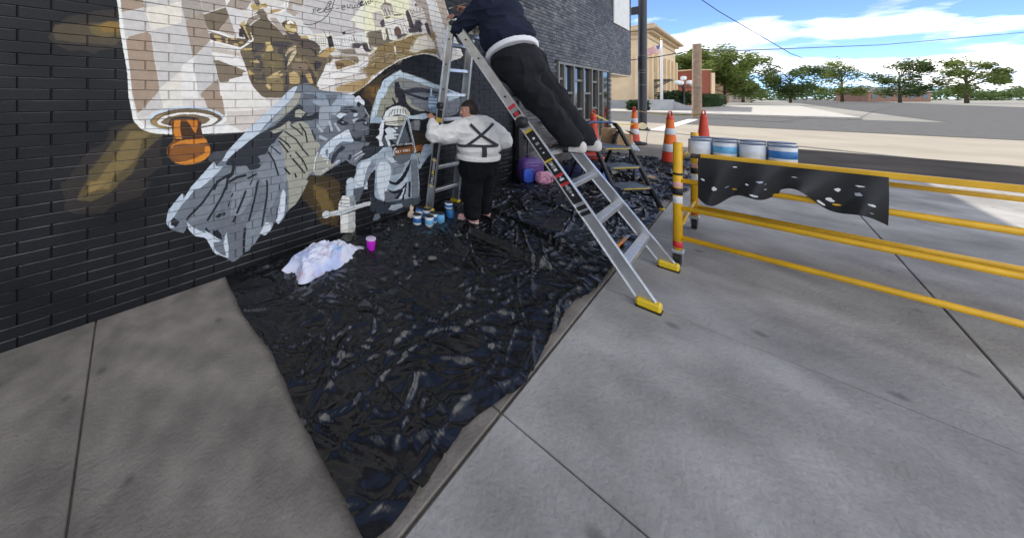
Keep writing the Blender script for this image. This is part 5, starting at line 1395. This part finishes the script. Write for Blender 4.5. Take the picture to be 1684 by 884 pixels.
pm_ = mat('pink_print', (.62, .28, .40), .7, noise=(30, .65)); obj('pouch', puffy(pc, (.29, .18, .22), RzB, .75), pm_, pk, True); obj('drawstring', tube([pc + Vector((-.06, -.02, .1)), pc + Vector((0, -.06, .12)), pc + Vector((.07, 0, .1))], .006, 6), labw, pk, True)
nb = gp(944, 296); nv_ = thing('tote_bag', 'navy blue bag slumped on the sheet behind the ladder rungs', 'bag', nb); obj('bag_body', puffy(nb + UP * .13, (.40, .28, .26), Matrix.Rotation(.3, 3, 'Z'), .6), mat('navy_cloth', (.012, .02, .085), .7), nv_, True); obj('strap', tube([nb + Vector((-.1, 0, .25)), nb + Vector((-.06, 0, .34)), nb + Vector((.06, 0, .34)), nb + Vector((.1, 0, .25))], .012, 8), mat('navy_strap', (.01, .015, .05), .7), nv_, True)
bb = gp(987, 297); bbt = thing('plastic_bag', 'bright blue plastic bag beside the step ladder', 'bag', bb); obj('bag_body', puffy(bb + UP * .09, (.30, .24, .2), None, .8), mat('blue_plastic_bag', (.03, .11, .42), .25, bump=(18, .7)), bbt, True); obj('knot', lathe([(.01, 0), (.03, .03), (.012, .05), (.04, .09)], bb + UP * .17, 10), MATS['blue_plastic_bag'], bbt, True)
for i, (px, py) in enumerate(((1075, 292), (1098, 284), (1062, 300))):
    p = gp(px, py, .03); tag(obj('cardboard_scrap', box(p, (.22, .15, .008), Matrix.Rotation(i * 1.1, 3, 'Z') @ Matrix.Rotation(.25, 3, 'X'), .001), card), ('torn brown cardboard scrap on the second black sheet near the cone', 'brown cardboard scrap beneath the cone', 'brown cardboard scrap beside the step ladder leg')[i], 'cardboard')
# ------------------------------------------------------------------ people: one smooth blended surface per body or garment
class Solid:
    def __init__(s): s.p = []
    def cap(s, a, b, ra, rb, k=.03): s.p.append(('c', np.array(a, float), np.array(b, float), ra, rb, k)); return s
    def ell(s, c, r, R=None, k=.03): s.p.append(('e', np.array(c, float), np.array(r, float), np.array(R, float) if R is not None else np.eye(3), 0, k)); return s
    def chain(s, pts, rs, k=.03):
        for i in range(len(pts) - 1): s.cap(pts[i], pts[i + 1], rs[i], rs[i + 1], k)
        return s
    def one(s, q, P):
        if q[0] == 'c':
            _, a, b, ra, rb, k = q; ab = b - a; t = np.clip(((P - a) @ ab) / max(1e-9, ab @ ab), 0, 1)
            return np.linalg.norm(P - a - t[..., None] * ab, axis=-1) - (ra + (rb - ra) * t)
        _, c, r, R, _, k = q; L = (P - c) @ R; k0 = np.linalg.norm(L / r, axis=-1); k1 = np.linalg.norm(L / r ** 2, axis=-1)
        return k0 * (k0 - 1) / np.maximum(k1, 1e-6)
    def bounds(s, q, m):
        if q[0] == 'c':
            _, a, b, ra, rb, k = q; return np.minimum(a - ra, b - rb) - m, np.maximum(a + ra, b + rb) + m
        r = np.max(q[2]); return q[1] - r - m, q[1] + r + m
    def field(s, P):
        d = np.full(P.shape[:-1], 9.)
        for q in s.p: d = smin(d, s.one(q, P), q[5])
        return d
    def mesh(s, res, wr=None, cut=None, margin=.06):
        lo = np.min([s.bounds(q, margin)[0] for q in s.p], 0); hi = np.max([s.bounds(q, margin)[1] for q in s.p], 0)
        n = np.ceil((hi - lo) / res).astype(int) + 1
        ax = [lo[i] + np.arange(n[i]) * res for i in range(3)]; D = np.full(tuple(n), .5)
        for q in s.p:
            a, b = s.bounds(q, margin); i0 = np.maximum(0, ((a - lo) / res).astype(int)); i1 = np.minimum(n, ((b - lo) / res).astype(int) + 2)
            sl_ = tuple(slice(i0[k], i1[k]) for k in range(3))
            P = np.stack(np.meshgrid(*[ax[k][sl_[k]] for k in range(3)], indexing='ij'), -1); D[sl_] = smin(D[sl_], s.one(q, P), q[5])
        if wr is not None or cut is not None:
            P = np.stack(np.meshgrid(*ax, indexing='ij'), -1)
            if wr is not None:
                bnd = np.abs(D) < .05; D[bnd] += wr(P[bnd])
            if cut is not None: D = np.maximum(D, cut(P))
        return surface_nets(D, lo, res)
def smin(a, b, k):
    h = np.clip(.5 + .5 * (b - a) / k, 0, 1); return b + (a - b) * h - k * h * (1 - h)
def surface_nets(D, lo, res):
    S = D < 0; nx, ny, nz = D.shape
    acc = np.zeros((nx - 1, ny - 1, nz - 1, 3)); cnt = np.zeros((nx - 1, ny - 1, nz - 1))
    cor = [(0, 0, 0), (1, 0, 0), (0, 1, 0), (1, 1, 0), (0, 0, 1), (1, 0, 1), (0, 1, 1), (1, 1, 1)]
    def sub(A, c): return A[c[0]:c[0] + nx - 1, c[1]:c[1] + ny - 1, c[2]:c[2] + nz - 1]
    for i in range(8):
        for a in range(3):
            if cor[i][a] == 0:
                j = list(cor[i]); j[a] = 1; A, B = sub(D, cor[i]), sub(D, tuple(j)); m = (A < 0) != (B < 0)
                t = np.where(m, A / np.where(m, A - B, 1), 0); q = np.zeros((*A.shape, 3)); q[...] = cor[i]; q[..., a] = t
                acc[m] += q[m]; cnt[m] += 1
    on = cnt > 0; idx = np.full(on.shape, -1); idx[on] = np.arange(on.sum()); g_ = np.argwhere(on); V = lo + (g_ + acc[on] / cnt[on][:, None]) * res
    Fc = []
    for a in range(3):
        b_, c_ = (a + 1) % 3, (a + 2) % 3; sh = [slice(None)] * 3; s0 = sh.copy(); s1 = sh.copy(); s0[a] = slice(0, -1); s1[a] = slice(1, None)
        A, B = S[tuple(s0)], S[tuple(s1)]
        for flip, m in ((False, A & ~B), (True, ~A & B)):
            e = np.argwhere(m); e = e[(e[:, b_] > 0) & (e[:, c_] > 0)]
            e = e[(e[:, b_] < D.shape[b_] - 1) & (e[:, c_] < D.shape[c_] - 1)]
            def at_(db, dc):
                q = e.copy(); q[:, b_] += db; q[:, c_] += dc; return idx[q[:, 0], q[:, 1], q[:, 2]]
            Q = np.stack([at_(-1, -1), at_(0, -1), at_(0, 0), at_(-1, 0)], 1)
            if flip: Q = Q[:, ::-1]
            Fc.append(Q)
    Fc = np.concatenate(Fc); Fc = Fc[(Fc >= 0).all(1)]
    return [tuple(p) for p in V], [tuple(int(i) for i in f) for f in Fc]
def folds(freq, amp, ax=(1, 1, 1), seed=0.):
    ax = np.array(ax)
    def f(P):
        Q = P + .06 * np.stack([vnoise(P * 3 + seed), vnoise(P * 3 + seed + 11), vnoise(P * 3 + seed + 23)], -1)      # bent, sharp-edged creases
        return amp * (np.sqrt(np.abs(vnoise(Q * freq * ax + seed)) * 2) - .55) * .9 + amp * .5 * (np.abs(vnoise(Q * freq * 2.3 * ax + seed + 7)) - .15)
    return f
def hand(S, wrist, d, n, curl=.5, size=1.0, side=1):
    """palm and five unequal bent fingers from the wrist along d, palm facing n"""
    w_ = np.array(wrist, float); d = np.array(Vector(d).normalized()); n = np.array(n, float); n = n - d * (n @ d); n /= np.linalg.norm(n); s = np.cross(d, n) * side
    S.cap(w_, w_ + d * .03 * size, .026 * size, .026 * size, .012)
    S.ell(w_ + d * .062 * size, (.046 * size, .040 * size, .019 * size), np.stack([d, s, n], 1), .015)
    for k, (off, L) in enumerate(((-.030, .062), (-.010, .074), (.010, .068), (.029, .052))):
        b = w_ + d * .095 * size + s * off * size; p = [b]; a = 0
        for seg, f in ((.45, .5), (.32, .9), (.23, 1.0)):
            a += curl * f; p.append(p[-1] + (d * math.cos(a) + n * math.sin(a)) * L * seg * size)
        S.chain(p, [.0095 * size, .0088 * size, .0082 * size, .0072 * size], .006)
    tb_ = w_ + d * .035 * size - s * .03 * size; t1_ = tb_ + (d * .55 - s * .6 + n * .4) * .034 * size; S.chain([tb_, t1_, t1_ + (d * .8 + n * .5 - s * .05) * .030 * size], [.013 * size, .011 * size, .0085 * size], .008)
def head(S, c, f, size=1.0):
    """skull, jaw, nose, brow, lips and ears looking along f"""
    c = np.array(c, float); f = np.array(Vector(f).normalized()); up = np.array([0, 0, 1.]); up = up - f * (f @ up); up /= np.linalg.norm(up); s = np.cross(f, up); R = np.stack([f, s, up], 1); z = size
    S.ell(c + up * .012 * z - f * .006 * z, (.092 * z, .074 * z, .095 * z), R, .02); S.ell(c + f * .026 * z - up * .045 * z, (.062 * z, .055 * z, .062 * z), R, .025)
    S.cap(c + f * .082 * z + up * .008 * z, c + f * .104 * z - up * .022 * z, .009 * z, .014 * z, .010); S.ell(c + f * .079 * z + up * .022 * z, (.012 * z, .045 * z, .010 * z), R, .012)
    S.ell(c + f * .083 * z - up * .052 * z, (.010 * z, .022 * z, .007 * z), R, .006); S.ell(c + f * .079 * z - up * .063 * z, (.010 * z, .018 * z, .007 * z), R, .006); S.ell(c + f * .070 * z - up * .085 * z, (.02 * z, .02 * z, .016 * z), R, .014)
    for e in (-1, 1): S.ell(c + s * e * .074 * z - f * .008 * z - up * .008 * z, (.018 * z, .009 * z, .030 * z), R, .006)
    return R
def eyes(c, R, z, parent):
    c = np.array(c, float); ew = mat('eye_white', (.75, .73, .70), .2); ei = mat('iris_brown', (.05, .03, .02), .15)
    for e in (-1, 1):
        p = c + R[:, 0] * .071 * z + R[:, 1] * e * .031 * z + R[:, 2] * .006 * z; o = obj('eye', lathe([(.001, -.0105), (.008, -.007), (.0105, 0), (.008, .007), (.001, .0105)], p, 12), ew, parent, True)
        obj('iris', lathe([(.001, .002), (.004, .0015), (.0052, 0)], p + R[:, 0] * .0095, 12, Vector(R[:, 0])), ei, o)
skin = mat('skin', (.50, .24, .16), .5, noise=(25, .08)); skin2 = mat('skin_tan', (.36, .17, .11), .5, noise=(25, .1))
def shoe(S, heel, toe, sz=1.0):
    heel, toe = np.array(heel, float), np.array(toe, float); d = toe - heel
    S.chain([heel + d * .12, heel + d * .5, heel + d * .85], [.036 * sz, .040 * sz, .034 * sz], .02); S.cap(heel + d * .12 + np.array([0, 0, .035]), heel + d * .3 + np.array([0, 0, .04]), .036 * sz, .032 * sz, .02)
    return S
# ---- person standing on the ground, white hooded top, reaching to the wall
pw = thing('person', 'person in white hooded top and black trousers painting the wall while standing', 'person', (3.26, -.64, 0))
Zg = .012
hd = (3.17, -.58, 1.298); hf = (-.86, .52, -.10)
LS, RS = (3.06, -.58, 1.10), (3.44, -.66, 1.10); LE, RE = (2.86, -.31, 1.01), (3.56, -.79, .93); LW, RW = (2.985, -.195, 1.165), (3.40, -.44, .92)
LH, RH = (3.15, -.65, .70), (3.37, -.66, .70); LK, RK = (3.145, -.63, .39), (3.395, -.62, .39); LA, RA = (3.13, -.645, .09), (3.41, -.625, .09)
B = Solid(); Rh = head(B, hd, hf, 1.02)
B.cap((3.20, -.60, 1.12), (3.175, -.585, 1.235), .055, .05, .03).ell((3.25, -.63, 1.0), (.17, .13, .17), None, .05).ell((3.26, -.645, .78), (.20, .16, .16), None, .05)
for a, e, w_ in ((LS, LE, LW), (RS, RE, RW)): B.chain([(3.25, -.62, 1.08), a, e, w_], [.08, .055, .042, .027], .03)
for h_, k_, a_ in ((LH, LK, LA), (RH, RK, RA)): B.chain([h_, k_, a_], [.09, .062, .038], .03)
for a_, fx in ((LA, -.02), (RA, .02)): B.cap((a_[0], a_[1], .055), (a_[0] + fx, a_[1] + .14, .045), .034, .028, .02)
hand(B, LW, (.18, .55, .55), (.6, .5, -.5), .75, .9); hand(B, RW, (-.4, .5, .1), (0, .2, -1), .6, .9, -1)
obj('body', B.mesh(.0062), skin, pw, True); eyes(hd, Rh, 1.02, pw)
Hm = mat('hoodie_white', (.78, .765, .73), .9, noise=(14, .07), bump=(220, .15))
Hd = Solid(); Hd.ell((3.245, -.635, 1.0), (.235, .195, .20), None, .06).ell((3.255, -.65, .86), (.265, .225, .15), None, .06).cap((3.10, -.60, 1.09), (3.40, -.65, 1.09), .115, .115, .05)
Hd.chain([LS, (2.94, -.43, 1.02), LE], [.105, .105, .092], .05).chain([LE, (2.93, -.245, 1.09), (2.975, -.205, 1.15)], [.088, .068, .047], .03)
Hd.chain([RS, (3.52, -.73, 1.0), RE], [.11, .115, .10], .05).chain([RE, RW], [.095, .05], .04).cap((3.21, -.635, 1.175), (3.29, -.69, 1.14), .085, .095, .05).ell((3.22, -.65, 1.165), (.135, .105, .055), None, .03)
ZH = .735
ho = obj('hoodie', Hd.mesh(.009, folds(9, .024, (1, 1, 1.5), 2.), lambda P: ZH - P[..., 2]), Hm, pw, True)
obj('hem_band', (lambda S: S.mesh(.009, None, lambda P: np.abs(P[..., 2] - (ZH + .025)) - .028))(Solid().ell((3.255, -.65, .80), (.272, .232, .30), None, .01)), Hm, pw, True)
Tm = mat('black_trousers', (.006, .006, .0075), .95, spec=.2, noise=(12, .3)); T = Solid(); T.ell((3.26, -.65, .735), (.245, .205, .12), None, .05).ell((3.26, -.65, .62), (.25, .205, .14), None, .05)
for h_, k_, a_ in ((LH, LK, LA), (RH, RK, RA)): T.chain([(h_[0], h_[1], .66), k_, (a_[0], a_[1], .10)], [.135, .105, .088], .05)
obj('trousers', T.mesh(.010, folds(8, .026, (1, 1, .8), 5.), lambda P: np.maximum(.055 - P[..., 2], P[..., 2] - .77)), Tm, pw, True)
shm = mat('pink_shoe', (.60, .33, .32), .7, noise=(20, .15)); solem = mat('shoe_sole', (.62, .52, .48), .7)
for a_, fx in ((LA, -.03), (RA, .03)):
    h0 = (a_[0], a_[1] - .075, .05); t0_ = (a_[0] + fx, a_[1] + .165, .045); s_ = obj('shoe', shoe(Solid(), h0, t0_).mesh(.007, None, lambda P: .022 - P[..., 2]), shm, pw, True)
    obj('sole', shoe(Solid(), (h0[0], h0[1], .035), (t0_[0], t0_[1], .03), 1.12).mesh(.008, None, lambda P: np.maximum(P[..., 2] - .034, Zg - P[..., 2])), solem, s_, True)
hair = mat('dark_brown_hair', (.022, .012, .009), .55, noise=(40, .4), bump=(90, .6)); hc = np.array(hd)
HS = Solid(); HS.ell(hc + Rh[:, 2] * .022 - Rh[:, 0] * .016, (.109, .092, .103), Rh, .02).ell(hc - Rh[:, 0] * .04 + Rh[:, 2] * .005, (.068, .083, .085), Rh, .03)
fcut = lambda P, c=hc, R=Rh: np.minimum(((P - c) @ R[:, 0]) - .035, -((P - c) @ R[:, 2]) + .035) * 1.0
obj('hair', HS.mesh(.006, folds(40, .006, (1, 1, .5), 1.), lambda P: np.minimum((P - hc) @ Rh[:, 0] - .028, .052 - (P - hc) @ Rh[:, 2])), hair, pw, True)
def on_surface(S, p, d, extra=.004):
    """from p step inwards along d until the surface is met"""
    p = np.array(p, float); d = np.array(Vector(d).normalized()); t = 0
    for _ in range(60):
        q = float(S.field((p + d * t)[None])[0]) - extra
        if q < .0008: break
        t += q * .8
    return Vector(p + d * t)
strapm = mat('apron_strap', (.035, .035, .042), .8); cen = np.array([3.25, -.64])
view = Vector((3.25, -.64, 0)) - Vector((CAM.x, CAM.y, 0)); view.normalize(); sd = Vector((view.y, -view.x, 0))
def strap(name, pts, wd_):
    V = []
    for (s_, z) in pts:
        pass
    n = 22; path = []
    for i in range(n + 1):
        t = i / n * (len(pts) - 1); k = min(int(t), len(pts) - 2); f = t - k; path.append((pts[k][0] + (pts[k + 1][0] - pts[k][0]) * f, pts[k][1] + (pts[k + 1][1] - pts[k][1]) * f))
    for i, (s_, z) in enumerate(path):
        a, b = path[max(0, i - 1)], path[min(n, i + 1)]; tx, tz = b[0] - a[0], b[1] - a[1]; L_ = math.hypot(tx, tz) or 1; px_, pz_ = -tz / L_ * wd_ / 2, tx / L_ * wd_ / 2
        for e in (-1, 1): V.append(on_surface(Hd, Vector((3.25, -.64, 0)) + sd * (s_ + e * px_) + UP * (z + e * pz_) - view * .7, view, .014))
    return obj(name, (V, [(2 * i, 2 * i + 1, 2 * i + 3, 2 * i + 2) for i in range(n)]), strapm, pw, True)
strap('apron_strap', [(-.075, 1.15), (.04, 1.03), (.22, .905)], .030); strap('apron_strap', [(.175, 1.15), (.04, 1.03), (-.11, .91)], .030)
strap('apron_tie', [(-.22, .895), (-.05, .915), (.20, .91)], .028); strap('apron_tie', [(.07, .91), (.075, .83), (.07, .745)], .05)
# ---- person on the ladder, dark top, leaning to the wall
pm2 = thing('person', 'person in navy sweatshirt and black trousers leaning over the ladder top to paint', 'person', (3.35, -1.55, .95))
hd2 = (3.20, -.64, 2.74); hf2 = (.05, .9, .15)
LS, RS = (3.12, -.78, 2.47), (3.54, -.86, 2.48); LE, RE = (3.10, -.50, 2.26), (3.66, -.52, 2.44); LW, RW = (3.26, -.32, 2.44), (3.60, -.28, 2.62)
LH, RH = (3.11, -1.10, 1.84), (3.37, -1.14, 1.84); LK, RK = (3.17, -1.35, 1.42), (3.42, -1.40, 1.42); LA, RA = (3.28, -1.60, 1.02), (3.49, -1.66, 1.03)
B = Solid(); Rh2 = head(B, hd2, hf2, 1.0)
B.cap((3.27, -.75, 2.52), (3.22, -.68, 2.66), .065, .058, .03).ell((3.30, -.86, 2.32), (.2, .16, .2), None, .05).ell((3.25, -1.0, 2.0), (.21, .19, .2), None, .05)
for a, e, w_ in ((LS, LE, LW), (RS, RE, RW)): B.chain([(3.3, -.82, 2.45), a, e, w_], [.1, .065, .048, .031], .03)
for h_, k_, a_ in ((LH, LK, LA), (RH, RK, RA)): B.chain([h_, k_, a_], [.10, .07, .042], .03)
for a_ in (LA, RA): B.cap((a_[0], a_[1], .985), (a_[0] - .01, a_[1] + .16, .965), .036, .03, .02)
hand(B, LW, (.10, .5, .35), (.7, .3, -.6), .7, 1.0); hand(B, RW, (-.35, .6, .3), (-.5, .2, -.8), .95, 1.0)
obj('body', B.mesh(.0066), skin2, pm2, True); eyes(hd2, Rh2, 1.0, pm2)
Sm = mat('navy_sweatshirt', (.012, .016, .034), .95, spec=.25, noise=(9, .2), bump=(200, .12)); Sw = Solid()
Sw.ell((3.32, -.88, 2.34), (.27, .23, .24), None, .08).ell((3.27, -.98, 2.10), (.30, .27, .22), None, .08).cap((3.16, -.80, 2.46), (3.50, -.86, 2.47), .125, .13, .06)
Sw.chain([LS, (3.10, -.62, 2.34), LE], [.125, .105, .10], .05).chain([LE, (3.19, -.40, 2.36), (3.225, -.36, 2.40)], [.095, .07, .058], .03).chain([RS, (3.62, -.66, 2.45), RE], [.13, .105, .09], .05).chain([RE, (3.63, -.40, 2.53)], [.085, .06], .03)
nW = np.array(Vector((-.25, -.42, -.87)).normalized()); cW = np.array([3.23, -1.06, 1.93])
obj('sweatshirt', Sw.mesh(.010, folds(7, .028, (1, 1, 2.0), 3.), lambda P: (P - cW) @ nW), Sm, pm2, True)
band = Solid().ell((3.25, -1.03, 1.98), (.285, .265, .30), None, .01)
obj('white_hem', band.mesh(.009, folds(9, .004), lambda P: np.abs((P - cW) @ nW - .012) - .027), mat('white_shirt_hem', (.74, .75, .78), .9), pm2, True)
T = Solid(); T.ell((3.23, -1.09, 1.86), (.265, .24, .17), None, .06).ell((3.24, -1.15, 1.74), (.26, .23, .16), None, .06)
for h_, k_, a_ in ((LH, LK, LA), (RH, RK, RA)): T.chain([(h_[0], h_[1] - .03, 1.74), k_, (a_[0], a_[1] + .02, 1.05)], [.155, .118, .098], .05)
T.ell((3.40, -1.27, 1.86), (.05, .05, .07), None, .05)
obj('trousers', T.mesh(.010, folds(7.5, .036, (1, 1, .75), 8.), lambda P: np.maximum(.995 - P[..., 2], -((P - cW) @ nW) - .0)), mat('black_work_trousers', (.0085, .0088, .0115), .9, spec=.3, noise=(8, .35)), pm2, True)
shb = mat('black_shoe', (.016, .017, .02), .5); shw = mat('grey_shoe_heel', (.58, .55, .52), .7)
for a_ in (LA, RA):
    h0 = np.array((a_[0] + .01, a_[1] - .10, .975)); t0_ = np.array((a_[0] - .02, a_[1] + .185, .955)); s_ = obj('shoe', shoe(Solid(), h0, t0_, 1.12).mesh(.008, None, lambda P: .932 - P[..., 2]), shb, pm2, True)
    obj('heel_panel', shoe(Solid(), h0, t0_, 1.2).mesh(.008, None, lambda P, y=h0[1]: np.maximum(np.maximum(.94 - P[..., 2], P[..., 1] - (y + .12)), P[..., 2] - 1.045)), shw, s_, True)
hc2 = np.array(hd2); HS = Solid(); HS.ell(hc2 + Rh2[:, 2] * .024 - Rh2[:, 0] * .016, (.104, .086, .098), Rh2, .02)
obj('hair', HS.mesh(.007, folds(40, .006), lambda P: np.minimum((P - hc2) @ Rh2[:, 0] - .03, .055 - (P - hc2) @ Rh2[:, 2])), hair, pm2, True)
# brushes held in the hands
def brush(label, a, b):
    a, b = Vector(a), Vector(b); d = (b - a).normalized(); t = thing('paint_brush', label, 'brush', a)
    obj('handle', tube([a, a.lerp(b, .4), a.lerp(b, .75)], [.004, .0055, .004], 8), mat('brush_wood', (.3, .18, .08), .5), t, True); obj('ferrule', tube([a.lerp(b, .74), a.lerp(b, .87)], .005, 8), gal, t, True); obj('bristles', tube([a.lerp(b, .87), a.lerp(b, .95), b], [.0052, .006, .0015], 8), labw, t, True)
wx, wz = wp(736, 15); brush('thin brush in the raised hand at the scroll edge', (3.62, -.24, 2.72), (wx, -.018, wz))
wx, wz = wp(705, 176); brush('thin brush in the hand of the person in white', (2.99, -.16, 1.20), (wx, -.018, wz))
